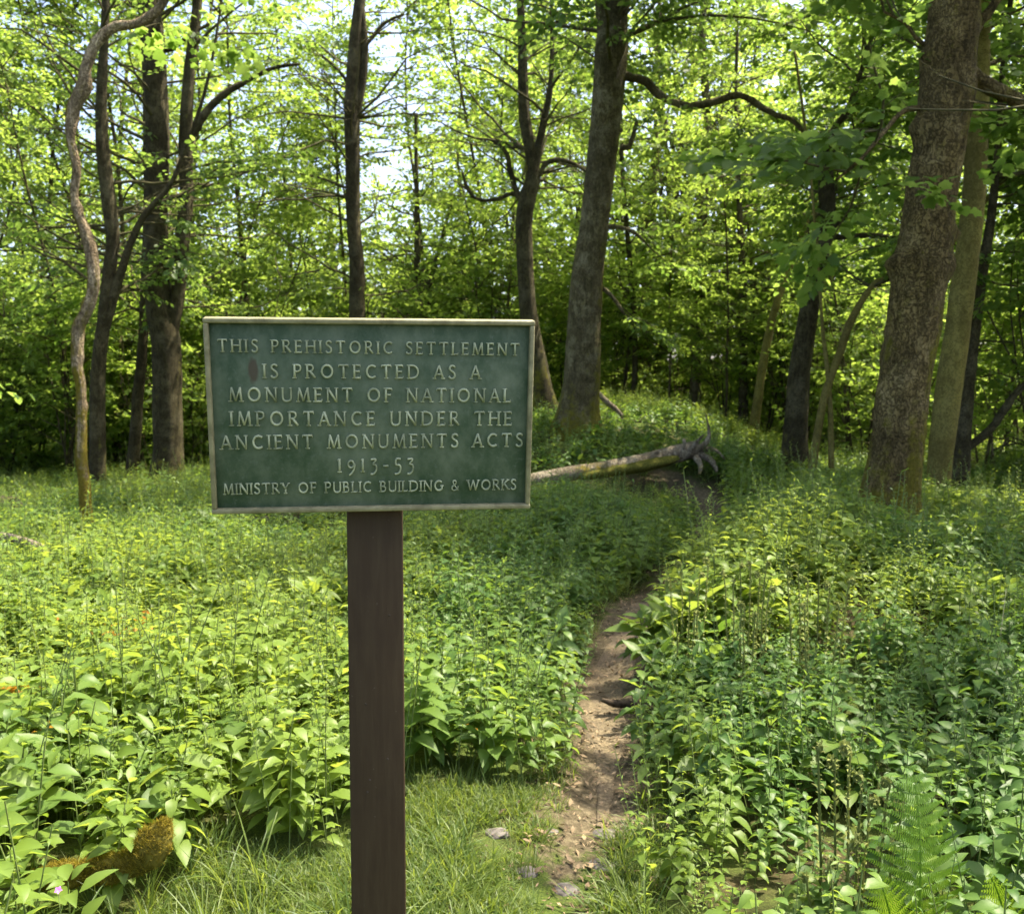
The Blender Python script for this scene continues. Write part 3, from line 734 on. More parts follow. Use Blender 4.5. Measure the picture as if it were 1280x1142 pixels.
    for ex in (crown or {}).get('extra', ()):
        n_, za, zb, az0, spread, len_ = ex
        for _ in range(n_):
            zz = g + rs.uniform(za, zb); i = int(np.argmin(np.abs(Pc[:, 2] - zz))); az = az0 + rs.uniform(-spread, spread); el = rs.uniform(.0, .35)
            grow_limb(rs, Pc[i], (math.cos(az) * math.cos(el), math.sin(az) * math.cos(el), math.sin(el)), len_ * rs.uniform(.75, 1.2), .045, wood, spr, .04, .2, sscale=.62)
    if wood.n:
        obj('branches', wood.mesh('branches', M_twig, True, base), root)
    if spr:
        obj('crown', crown_mesh('crown', kind, [s[0] for s in spr], [s[1] for s in spr], [s[2] for s in spr], leaf, base), root)
    return root

# ------------------------------------------------------------------ trees measured from the photo
tree('tree', 'thin crooked pale flaky trunk with golden moss at its foot, leaning over at the top', 10.0,
     [(108, 672, 16.3), (105, 600, 14.0), (101, 540, 13.1), (103, 500, 11.6), (97, 455, 13.1), (96, 415, 15.5), (110, 385, 13.1), (118, 345, 14.7), (112, 310, 15.5), (98, 268, 12.4), (92, 240, 10.1), (95, 205, 10.8), (89, 170, 10.8), (92, 135, 14.7), (105, 108, 18.5), (107, 85, 12.4), (122, 52, 13.1), (143, 33, 12.4), (165, 30, 10.1), (183, 22, 11.6), (200, 8, 10.8), (213, -18, 10.1), (232, -70, 8.6)],
     9.5, M_bark_pale, M_leaf, 'maple', dict(n=9, z0=5.6, len=1.7, el=(0, .5)), flare=.15, moss=(.75, 1.5, .46, -1, .06), sides=18, seed=1, step=.05, lumps=.10, wob=.028,
     knots=[(4.62, 0.5, .10, .5), (4.40, 2.5, .12, .5), (2.2, 0, .05, .45), (1.7, .2, .05, .45), (3.3, 2.5, .05, .4), (1.2, 3, .07, .3), (2.75, 3.5, .06, .4), (3.75, 0, .05, .45), (5.1, 2, .05, .4)])
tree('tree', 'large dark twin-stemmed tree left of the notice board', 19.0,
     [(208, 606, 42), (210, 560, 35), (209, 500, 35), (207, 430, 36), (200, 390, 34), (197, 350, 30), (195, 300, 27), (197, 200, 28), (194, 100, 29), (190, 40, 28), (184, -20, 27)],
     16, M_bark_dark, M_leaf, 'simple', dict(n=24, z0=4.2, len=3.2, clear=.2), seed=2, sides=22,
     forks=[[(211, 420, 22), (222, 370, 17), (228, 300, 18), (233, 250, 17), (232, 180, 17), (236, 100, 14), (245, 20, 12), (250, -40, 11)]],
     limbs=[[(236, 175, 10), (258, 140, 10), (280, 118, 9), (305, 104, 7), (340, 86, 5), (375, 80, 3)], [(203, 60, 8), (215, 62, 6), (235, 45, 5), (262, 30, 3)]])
tree('tree', 'slender dark tree with a side fork just behind the crooked pale trunk', 17.5,
     [(122, 626, 20), (122, 500, 18), (125, 440, 17), (130, 400, 16), (139, 320, 16), (141, 295, 17), (136, 250, 18), (128, 180, 15), (127, 120, 13), (131, 40, 10)],
     12, M_bark_dark, M_leaf, 'simple', dict(n=16, z0=3.5, len=2.6, clear=.2), seed=3, sides=14,
     forks=[[(128, 420, 14), (142, 370, 13), (153, 335, 11), (163, 305, 9), (180, 270, 8), (212, 232, 6), (228, 195, 5)]])
tree('tree', 'thin dark tree between the crooked trunk and the twin-stemmed tree', 20.0,
     [(160, 630, 17), (168, 560, 15), (172, 500, 14), (178, 440, 13), (181, 350, 10), (184, 250, 9)], 10, M_bark_dark, M_leaf, 'simple', dict(n=13, z0=3.4, len=2.3, clear=.2), seed=4, sides=12)
tree('tree', 'thin tree at the far left edge, leaning right', 25.0,
     [(12, 592, 9), (25, 500, 8), (42, 420, 7), (50, 370, 6), (62, 250, 5)], 11, M_bark_dark, M_leaf_far, 'simple', dict(n=14, z0=2.6, len=2.8, ss=.7), seed=5, sides=10)
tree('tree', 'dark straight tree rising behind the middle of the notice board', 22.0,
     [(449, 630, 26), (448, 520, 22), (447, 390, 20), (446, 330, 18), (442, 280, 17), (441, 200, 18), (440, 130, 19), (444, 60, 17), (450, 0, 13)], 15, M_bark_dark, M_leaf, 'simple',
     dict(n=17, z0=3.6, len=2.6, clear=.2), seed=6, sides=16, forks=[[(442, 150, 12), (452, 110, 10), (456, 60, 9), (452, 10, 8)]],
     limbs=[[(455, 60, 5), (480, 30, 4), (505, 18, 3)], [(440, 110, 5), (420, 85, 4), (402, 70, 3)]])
tree('tree', 'small forked tree showing above the top edge of the notice board', 26.0,
     [(519, 590, 17), (519, 480, 15), (519, 400, 14), (520, 360, 13), (521, 340, 9), (522, 270, 6), (520, 200, 5)], 8, M_bark_dark, M_leaf_far, 'simple', dict(n=12, z0=3.2, len=2.4, ss=.7), seed=7, sides=12,
     forks=[[(521, 375, 10), (532, 360, 9), (540, 345, 8), (552, 300, 5)]], limbs=[[(522, 385, 4), (540, 380, 4), (575, 386, 3)], [(516, 370, 4), (508, 358, 3), (503, 350, 2)]])
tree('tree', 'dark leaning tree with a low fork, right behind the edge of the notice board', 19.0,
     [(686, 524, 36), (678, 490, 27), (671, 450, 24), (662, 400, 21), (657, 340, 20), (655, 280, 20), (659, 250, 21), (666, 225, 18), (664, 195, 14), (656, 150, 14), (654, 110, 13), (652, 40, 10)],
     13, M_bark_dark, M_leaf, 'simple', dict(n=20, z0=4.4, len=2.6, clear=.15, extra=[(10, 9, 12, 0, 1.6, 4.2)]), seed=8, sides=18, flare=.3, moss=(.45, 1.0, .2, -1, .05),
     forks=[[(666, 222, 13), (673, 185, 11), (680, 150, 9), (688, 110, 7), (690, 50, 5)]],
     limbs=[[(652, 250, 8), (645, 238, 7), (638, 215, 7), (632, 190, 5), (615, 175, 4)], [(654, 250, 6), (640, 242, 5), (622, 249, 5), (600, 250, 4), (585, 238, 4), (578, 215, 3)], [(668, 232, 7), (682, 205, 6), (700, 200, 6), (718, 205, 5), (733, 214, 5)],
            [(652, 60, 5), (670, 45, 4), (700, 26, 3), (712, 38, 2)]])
tree('tree', 'tallest central tree, grey trunk forking high up, standing on the mound', 16.0,
     [(722, 528, 58), (724, 510, 50), (727, 480, 45), (730, 420, 42), (733, 350, 41), (741, 290, 37), (748, 230, 36), (755, 170, 37), (761, 110, 39), (764, 60, 40), (768, 20, 34), (780, -10, 24), (790, -60, 22)],
     17, M_bark, M_leaf, 'simple', dict(n=18, z0=5.8, len=3.0, clear=.0, extra=[(22, 8.6, 13, -.3, 1.6, 4.6)]), seed=9, sides=28, flare=.22, moss=(.5, .7, .26, 1, .02), lumps=.07,
     forks=[[(759, 60, 22), (755, 20, 20), (752, -20, 18), (748, -60, 16)]],
     limbs=[[(772, 92, 13), (790, 98, 11), (806, 101, 10), (822, 117, 10), (845, 129, 9), (872, 133, 9), (900, 125, 9), (925, 119, 8), (947, 131, 8), (970, 144, 7), (990, 150, 6), (1012, 172, 5), (1032, 186, 4)],
            [(757, 284, 7), (775, 284, 6), (792, 290, 5), (806, 302, 3)], [(775, 185, 8), (786, 184, 7), (791, 172, 6), (796, 150, 4)], [(752, 360, 6), (765, 370, 5), (780, 392, 4)]])
tree('tree', 'straight slim brown trunk behind the right shoulder of the mound', 24.0,
     [(869, 520, 16), (869, 480, 14), (871, 430, 13), (876, 350, 13), (878, 280, 12), (880, 220, 11), (884, 150, 10), (878, 60, 9), (880, 0, 8)], 14, M_bark, M_leaf_far, 'simple', dict(n=14, z0=4.5, len=2.4, clear=.2, ss=.65), seed=10, sides=12)
tree('tree', 'mossy grey trunk seen between the central tree and the slim brown trunk', 27.0,
     [(804, 508, 17), (806, 400, 14), (811, 300, 12), (818, 220, 11), (821, 150, 8)], 13, M_bark, M_leaf_far, 'simple', dict(n=14, z0=4, len=2.6, ss=.7), seed=11, sides=12, moss=(.4, 2, .3, -1, .1))
tree('tree', 'thin black upright stem just right of the mound', 22.0,
     [(929, 538, 13), (929, 480, 11), (930, 400, 10), (926, 300, 8), (922, 200, 5)], 9, M_bark_dark, M_leaf_far, 'simple', dict(n=11, z0=3.2, len=2.2, ss=.65), seed=12, sides=10)
tree('tree', 'pale thin trunk leaning right, just past the black upright stem', 20.0,
     [(941, 545, 13), (946, 510, 12), (953, 460, 11), (965, 400, 10), (984, 340, 10), (1000, 300, 9), (1014, 262, 7), (1038, 228, 5)], 9, M_bark_smooth, M_leaf, 'simple', dict(n=9, z0=4.3, len=2.0), seed=13, sides=10)
tree('tree', 'dark leaning tree with broken side stubs, left of the big mossy tree', 15.5,
     [(993, 570, 31), (995, 530, 28), (999, 470, 26), (1008, 410, 24), (1016, 360, 21), (1028, 310, 20), (1034, 260, 20), (1032, 215, 17), (1030, 188, 13), (1040, 165, 8), (1062, 130, 6)],
     10, M_bark_dark, M_leaf, 'simple', dict(n=16, z0=4.2, len=2.2, clear=.1), seed=14, sides=18, moss=(.3, .5, .1, 1, 0),
     limbs=[[(1030, 215, 7), (1012, 205, 6), (990, 195, 5), (962, 188, 3)], [(1034, 296, 9), (1060, 296, 7), (1085, 294, 7), (1116, 298, 6)], [(1034, 285, 10), (1052, 275, 8), (1066, 262, 5)], [(1034, 186, 6), (1052, 168, 5), (1085, 160, 4), (1110, 155, 3)], [(1024, 195, 8), (1028, 230, 9), (1026, 265, 8)]])
tree('tree', 'thin curved pale stem leaning right, in front of the bright leaves', 14.0,
     [(1016, 580, 11), (1022, 540, 10), (1032, 490, 10), (1050, 440, 10), (1062, 405, 10), (1078, 375, 8), (1095, 352, 6), (1112, 344, 4)], 6.5, M_bark_smooth, M_leaf, 'simple', dict(n=7, z0=2.8, len=1.6), seed=15, sides=10,
     forks=[[(1039, 588, 8), (1038, 520, 7), (1034, 460, 6), (1029, 420, 5), (1026, 380, 4)]])
tree('tree', 'big mossy knobbly tree on the bank at right, nearest of all the trees', 9.0,
     [(1111, 655, 80), (1112, 620, 71), (1121, 560, 64), (1131, 480, 60), (1142, 400, 63), (1152, 330, 66), (1164, 250, 59), (1176, 170, 61), (1183, 100, 63), (1190, 40, 60), (1194, 0, 58), (1202, -60, 55)],
     13, M_bark_big, M_leaf, 'maple', dict(n=15, z0=5.6, len=2.6, clear=.05, extra=[(16, 7.2, 11, .9, 1.3, 4.2)]), seed=16, sides=56, flare=.24, step=.05, moss=(.55, .8, .30, 1, .06), lumps=.055, limbs=[
         [(1208, 88, 20), (1228, 102, 20), (1250, 115, 19), (1285, 130, 17), (1340, 140, 13), (1400, 120, 9)], [(1212, 50, 12), (1228, 25, 11), (1245, 3, 10), (1270, -40, 8)], [(1158, 58, 7), (1145, 48, 5), (1132, 30, 4), (1105, 15, 3)], [(1150, 135, 9), (1128, 140, 6, -.3), (1105, 165, 5, -.6), (1075, 200, 4, -.8), (1045, 225, 3, -.9)]],
     knots=[(2.72, 3.1, .09, .38), (3.95, 3.1, .09, .32), (2.75, -.3, .12, .20), (3.05, .15, .07, .40), (4.3, 0, .14, .18), (1.9, 2.4, .08, .14), (3.3, 1.2, .1, .16), (4.9, .3, .09, .22), (3.45, 3.0, .2, .12), (1.5, 3.1, .2, .10), (4.55, 3.3, .08, .2), (2.2, 0, .2, .10)])
tree('tree', 'smooth olive-coloured trunk right behind the big mossy tree', 12.0,
     [(1172, 628, 31), (1174, 590, 29), (1178, 550, 30), (1187, 480, 32), (1196, 420, 30), (1205, 350, 29), (1215, 270, 27), (1220, 200, 26), (1223, 130, 25), (1226, 60, 22)], 13, M_bark_smooth, M_leaf, 'simple', dict(n=12, z0=5.2, len=2.4, clear=.1), seed=17, sides=20, flare=.12, lumps=.03)
tree('tree', 'dark slim tree at far right with a long upward-curving low limb', 13.5,
     [(1198, 632, 25), (1201, 590, 22), (1204, 540, 20), (1209, 480, 18), (1216, 420, 16), (1226, 350, 14), (1238, 280, 11), (1246, 200, 8)], 10, M_bark_dark, M_leaf, 'simple', dict(n=11, z0=4.0, len=2.2, clear=.2), seed=18, sides=14,
     limbs=[[(1204, 562, 11), (1225, 548, 11), (1245, 528, 10), (1260, 505, 10), (1275, 486, 9), (1300, 470, 8), (1350, 440, 6)]])

# low leafy sprays hanging into view at upper right belong to a tree standing beyond the right edge
tree('tree', 'tree beyond the right edge with big lobed leaves hanging into view', 7.2,
     [(1500, 700, 60), (1495, 500, 52), (1490, 300, 46), (1480, 100, 42), (1470, -60, 40)], 11, M_bark, M_leaf, 'maple', dict(n=3, z0=6.2, len=2.0, toward=(.5, .8), extra=[(5, 6.0, 9, -1.2, .9, 3.0)]), seed=19, sides=18,
     limbs=[[(1485, 130, 14), (1420, 115, 11, -.3), (1360, 122, 7, -.4)]])

# ------------------------------------------------------------------ trees outside the frame that shade the glade and close the view from the side
off = [(-9.5, 9.5, 13, 31), (-12, 15, 14, 32), (9.5, 14, 14, 33), (12, 8, 13, 34)]
for k, (x, y, h, sd_) in enumerate(off):
    u = 640 + x / y * FPX
    z0 = h1(x, y); pyb = 480 + FPX * (EYE - z0) / y
    tree('tree', ['broad shady tree beyond the left edge of the glade', 'broad shady tree behind the left edge, next to the grass', 'broad shady tree beyond the right bank', 'broad shady tree standing to the right of the bank'][k], y,
         [(u, pyb, .5 / y * FPX), (u + 8, pyb - 2 / y * FPX, .42 / y * FPX), (u + 20, pyb - 5 / y * FPX, .34 / y * FPX)], h, M_bark_dark, M_leaf, 'simple', dict(n=22, z0=2.4, len=3.0, ss=.62, clear=2), seed=sd_, sides=14, step=.2)

# ------------------------------------------------------------------ background saplings and shrubs: three of each built, then copied
def sapling(x, y, h, seed, name, label, group, leaf, nl, ll, z0, rad, multi=1, cat='tree'):
    rs = np.random.default_rng(seed); base = np.array([0, 0, 0.])
    root = empty(name, (x, y, h1(x, y))); tag(root, label, cat, group)
    spr = []; wood = MB(); st = MB(); lines = []
    for s in range(multi):
        p = np.array([rs.normal(0, .12) * (multi > 1), rs.normal(0, .12) * (multi > 1), -.2]); d = np.array([rs.normal(0, .10 + .12 * (multi > 1)), rs.normal(0, .10 + .12 * (multi > 1)), 1.]); P = [p]
        hh = h * rs.uniform(.7, 1.0) if multi > 1 else h
        for i in range(8):
            d = d + rs.normal(0, .07, 3) + np.array([0, 0, .05]); d /= np.linalg.norm(d); P.append(P[-1] + d * (hh + .2) / 8)
        R = np.linspace(rad, .012, 9) * (1 if multi == 1 else .6)
        q, r_ = catmull(P, R, .25); v, fs = tube(q, r_, 8); st.add(v, fs, np.full(len(v), .15)); lines.append(q)
    obj('stem', st.mesh('stem', M_bark_dark if seed % 2 else M_bark, True, base, 'moss'), root)
    for _ in range(nl):
        ln = lines[rs.integers(0, len(lines))]; i = int(np.argmin(np.abs(ln[:, 2] - (z0 + (h - z0) * rs.random()))))
        az = rs.uniform(0, 2 * math.pi); el = rs.uniform(.0, .7)
        grow_limb(rs, ln[i], (math.cos(az) * math.cos(el), math.sin(az) * math.cos(el), math.sin(el)), ll * rs.uniform(.6, 1.2) * (1.1 - .5 * ln[i][2] / h), .018, wood, spr, .05, .15, sscale=.62, gap=.34 if multi > 1 else .28, sub=.48 if multi > 1 else .40)
    obj('branches', wood.mesh('branches', M_twig, True), root)
    obj('crown', crown_mesh('crown', 'simple', [s[0] for s in spr], [s[1] for s in spr], [s[2] for s in spr], leaf, base), root)
    return root
def dup(root, x, y, rz, sc, label=None):
    r = root.copy(); COL.objects.link(r); r.location = (x, y, h1(x, y)); r.rotation_euler = (0, 0, rz); r.scale = (sc, sc, sc)
    if label: r['label'] = label
    for ch in list(root.children):
        c = ch.copy(); COL.objects.link(c); c.parent = r
    return r
GS, LS = 'saplings in the wood beyond the mound', 'slim leafy sapling among many like it in the wood behind'
GH, LH = 'leafy bushes in the wood behind', 'loose many-stemmed leafy bush, one of those filling the wood behind'
protoS = [sapling(-1.2 + i, 30, [12, 9, 14.5][i], 51 + i, 'sapling', LS, GS, M_leaf_far, [42, 30, 54][i], 2.1, 2.0, [.06, .045, .075][i]) for i in range(3)]
protoH = [sapling(3 + i, 33, [4.4, 3.4, 5.2][i], 61 + i, 'bush', LH, GH, M_leaf_far, [26, 22, 30][i], 1.5, .5, .045, 6, 'bush') for i in range(3)]
rs = np.random.default_rng(77)
spots = []
for k in range(64):
    a = -0.56 + 1.12 * (k + rs.uniform(-.4, .4)) / 63; y = rs.uniform(23, 37)
    spots.append((y * math.tan(a) , y))
first = [True] * 3
for k, (x, y) in enumerate(spots):
    i = k % 3
    u = 640 + x / y * FPX
    if 260 < u < 560 and rs.random() < .4: continue
    if first[i]:
        protoS[i].location = (x, y, h1(x, y)); first[i] = False
    else: dup(protoS[i], x, y, rs.uniform(0, 6.28), rs.uniform(.8, 1.2))
first = [True] * 3
for k in range(56):
    a = -0.58 + 1.16 * (k + rs.uniform(-.45, .45)) / 55; y = rs.uniform(21.5, 34); x = y * math.tan(a)
    if abs(x - 2.2) < 3 and y < 25: y += 4
    i = rs.integers(0, 3)
    if first[i]:
        protoH[i].location = (x, y, h1(x, y)); first[i] = False
    else: dup(protoH[i], x, y, rs.uniform(0, 6.28), rs.uniform(.75, 1.2))
for k, (px, y, s_) in enumerate([(782, 24, .8), (838, 23, .75), (905, 21, .6), (962, 23, .7), (1062, 19, .6), (1090, 22, .8), (1262, 17, .6), (600, 24, .8), (85, 22, .8), (300, 25, .7)]):
    dup(protoS[k % 2], (px - 640) / FPX * y, y, k * 2.1, s_)
# lower bushes close behind the right-hand trees and the left grass
for k, (px, y, s) in enumerate([(10, 23.5, .7), (110, 22.5, .6), (175, 23.5, .7), (235, 22.5, .6), (640, 24.5, .6), (700, 25, .75), (770, 25.5, .8), (850, 25, .75), (910, 23, .7), (960, 22, .6), (1040, 21, .6), (1110, 21.5, .7), (1160, 20, .6), (1240, 15.5, .75), (1130, 17.5, .8), (1075, 19, .8), (1270, 18, .9), (1010, 21, .8), (40, 26, .9), (150, 24, .8), (290, 27, .8), (380, 25, .8), (580, 25, .85), (-60, 22, 1.0), (1330, 14, .9), (1380, 18, 1), (620, 23, .8)]):
    dup(protoH[k % 3], (px - 640) / FPX * y, y, k * 1.3, s)
for i in range(3):
    if first[i]: pass

# far wood: beyond counting, one mass of trunks and leaves
rs = np.random.default_rng(5)
spr = []; tk = MB(); wd = MB()
for k in range(150):
    a = -0.75 + 1.5 * (k + rs.uniform(-.5, .5)) / 149; y = rs.uniform(36, 62); x = y * math.tan(a)
    u = 640 + math.tan(a) * FPX
    low = 230 < u < 640
    h = rs.uniform(7.5, 11.5) if low else rs.uniform(14, 22)
    z = h1(x, y); r0 = rs.uniform(.10, .24)
    P = [np.array([x, y, z - .3])]; d = np.array([rs.normal(0, .06), rs.normal(0, .06), 1.])
    for i in range(6): d = d + rs.normal(0, .06, 3); d /= np.linalg.norm(d); P.append(P[-1] + d * h / 6)
    v, fs = tube(np.array(P), np.linspace(r0, .03, 7), 7); tk.add(v, fs)
    for q in range(int(140 + 20 * h)):
        t = rs.random() ** .8; c = P[0] + (P[-1] - P[0]) * t
        rr = (2.6 - 1.1 * t) * rs.uniform(.2, 1) * (h / 12 + .35); az = rs.uniform(0, 6.28)
        spr.append((c + np.array([math.cos(az) * rr, math.sin(az) * rr, rs.normal(0, .3)]), np.array([math.cos(az), math.sin(az), rs.normal(0, .25)]), rs.uniform(.8, 1.3)))
for k in range(9500):
    a = rs.uniform(-.62, .62); y = rs.uniform(23, 44); x = y * math.tan(a)
    if 0 < x < 5 and y < 26: continue
    bump = noise.noise((x * .35, y * .35, 1.7))
    if bump < -.25: continue
    az = rs.uniform(0, 6.28)
    spr.append((np.array([x, y, h1(x, y) + rs.random() ** 1.2 * (1.2 + 2.0 * max(0, bump + .3))]), np.array([math.cos(az), math.sin(az), rs.normal(.1, .3)]), rs.uniform(.5, .9)))
cm = crown_mesh('far_wood', 'simple', [s[0] for s in spr], [s[1] for s in spr], [s[2] for s in spr], M_leaf_far, (0, 0, 0))
far = obj('far_wood', cm)
tag(far, 'sunlit mass of far woodland foliage closing off the background', 'woodland', kind='stuff')
far_t = obj('far_trunks', tk.mesh('far_trunks', M_bark_dark), far)
far_t['kind'] = 'stuff'

# ------------------------------------------------------------------ ground cover: prototypes and scatter points live in one mesh, instanced by its own geometry nodes
def blade(L, Wd, up, droop, n=4, fold=.25, wav=0):
    """curved pointed leaf along +x; returns verts, quads, rib attribute"""
    v = []; rb = []
    x = z = 0; ang = up; ds = L / n
    for i in range(n + 1):
        t = i / n; w = Wd * .5 * (math.sin(math.pi * t ** (.68 if wav else .8)) ** (1.0 if wav else .85) if 0 < t < 1 else (.08 if t == 0 else .0))
        zz = fold * w
        v += [(x, w, z + zz), (x, 0, z), (x, -w, z + zz)]; rb += [0, 1, 0]
        ang -= droop / n
        x += math.cos(ang) * ds; z += math.sin(ang) * ds
    q = []
    for i in range(n):
        b = i * 3; q += [(b, b + 3, b + 4, b + 1), (b + 1, b + 4, b + 5, b + 2)]
    return np.array(v), np.array(q), np.array(rb, float)
def place(v, yaw, pos, roll=0):
    c, s = math.cos(yaw), math.sin(yaw)
    if roll:
        cr, sr = math.cos(roll), math.sin(roll); v = np.c_[v[:, 0], v[:, 1] * cr - v[:, 2] * sr, v[:, 1] * sr + v[:, 2] * cr]
    return np.c_[v[:, 0] * c - v[:, 1] * s, v[:, 0] * s + v[:, 1] * c, v[:, 2]] + np.asarray(pos)
class Proto:
    def __init__(s): s.v = []; s.q = []; s.mi = []; s.rb = []; s.n = 0
    def add(s, v, q, rb=None, mi=0):
        s.v.append(v); s.q.append(np.asarray(q) + s.n); s.mi += [mi] * len(q); s.rb.append(np.zeros(len(v)) if rb is None else rb); s.n += len(v)
    def stem(s, P, r):
        v, fs = tube(np.asarray(P, float), np.linspace(r, r * .6, len(P)), 4, False); s.add(v, fs[0], None, 1)
def mercury(seed):
    r = random.Random(seed); p = Proto(); h = r.uniform(.22, .34)
    lean = (r.uniform(-.12, .12), r.uniform(-.12, .12))
    at = lambda t: (lean[0] * h * t, lean[1] * h * t, h * t)
    p.stem([(0, 0, -.04), at(.5), at(1)], .0028)
    yaw = r.uniform(0, 6.28)
    lv = [.42, .62, .80, .93, 1.0]
    for k, t in enumerate(lv):
        s = [.9, 1.15, 1.15, .85, .5][k]
        for side in (0, math.pi):
            L = .118 * s * r.uniform(.8, 1.15)
            b, q, rb = blade(L, L * r.uniform(.37, .47), r.uniform(.1, .8) + .35 * (k > 3), r.uniform(.2, 1.15), 4, r.uniform(.2, .6), 1)
            b = b + np.array([.008 + .018 * (k < 4), 0, 0])
            p.add(place(b, yaw + side + r.uniform(-.3, .3), at(t), r.uniform(-.35, .35)), q, rb)
        yaw += math.pi / 2 + r.uniform(-.3, .3)
    return p
def nettle(seed):
    r = random.Random(seed); p = Proto(); h = r.uniform(.32, .46); lean = (r.uniform(-.12, .12), r.uniform(-.12, .12)); at = lambda t: (lean[0] * h * t, lean[1] * h * t, h * t)
    p.stem([(0, 0, -.04), at(.5), at(1)], .003); yaw = r.uniform(0, 6.28)
    for k in range(8):
        t = .3 + .7 * k / 7
        for side in (0, math.pi):
            L = .092 * (1.15 - .8 * max(0, t - .6) / .4 * .8) * r.uniform(.8, 1.15)
            b, q, rb = blade(L, L * r.uniform(.48, .60), r.uniform(.0, .5), r.uniform(.5, 1.2), 4, r.uniform(.2, .5), 1)
            p.add(place(b + np.array([.012, 0, 0]), yaw + side + r.uniform(-.25, .25), at(t), r.uniform(-.3, .3)), q, rb)
        yaw += math.pi / 2
    return p
def wand(seed):
    r = random.Random(seed); p = Proto(); h = r.uniform(.38, .58); lean = (r.uniform(-.2, .2), r.uniform(-.2, .2)); at = lambda t: (lean[0] * h * t, lean[1] * h * t, h * t)
    p.stem([(0, 0, -.04), at(.5), at(1)], .0025); yaw = r.uniform(0, 6.28)
    for k in range(26):
        t = .15 + .85 * k / 25; L = .045 * (1.1 - .6 * t) * r.uniform(.7, 1.3)
        b, q, rb = blade(L, L * r.uniform(.22, .4), r.uniform(.2, 1.0), r.uniform(.2, 1.1), 3, .4, 1)
        p.add(place(b, yaw, at(t), r.uniform(-.5, .5)), q, rb); yaw += 2.4 + r.uniform(-.4, .4)
    return p
def broadleaf(seed):
    r = random.Random(seed); p = Proto(); h = r.uniform(.30, .48)
    lean = (r.uniform(-.12, .12), r.uniform(-.12, .12)); at = lambda t: (lean[0] * h * t, lean[1] * h * t, h * t)
    p.stem([(0, 0, -.04), at(.5), at(1)], .003)
    yaw = r.uniform(0, 6.28)
    for k in range(9):
        t = .3 + .7 * k / 8; L = (.085 if k < 7 else .05) * r.uniform(.75, 1.2)
        b, q, rb = blade(L, L * r.uniform(.75, .95), r.uniform(.1, .5), r.uniform(.5, 1.2), 4, r.uniform(.1, .4))
        st = .05 * (1.3 - t) + .01
        p.add(place(b + np.array([st, 0, .01]), yaw, at(t), r.uniform(-.4, .4)), q, rb)
        a_ = np.array(at(t)); e_ = a_ + np.array([math.cos(yaw) * st, math.sin(yaw) * st, .01]); p.stem([a_, (a_ + e_) / 2, e_], .0012)
        yaw += 2.4
    return p
def grasstuft(seed, hmax, nb, w=.005):
    r = random.Random(seed); p = Proto()
    for k in range(nb):
        L = hmax * r.uniform(.5, 1.0); yaw = r.uniform(0, 6.28)
        b, q, rb = blade(L, w * r.uniform(.7, 1.3), r.uniform(.9, 1.5), r.uniform(.2, 1.6), 4, .5)
        p.add(place(b, yaw, (r.uniform(-.03, .03), r.uniform(-.03, .03), -.01)), q, rb * 0)
    return p
def litter(seed):
    r = random.Random(seed); p = Proto()
    for k in range(5):
        L = r.uniform(.015, .045)
        b, q, rb = blade(L, L * r.uniform(.2, .6), r.uniform(-.2, .4), r.uniform(-.6, 1.0), 2, .3)
        p.add(place(b, r.uniform(0, 6.28), (r.uniform(-.08, .08), r.uniform(-.08, .08), .006), r.uniform(-.5, .5)), q, rb * 0)
    return p

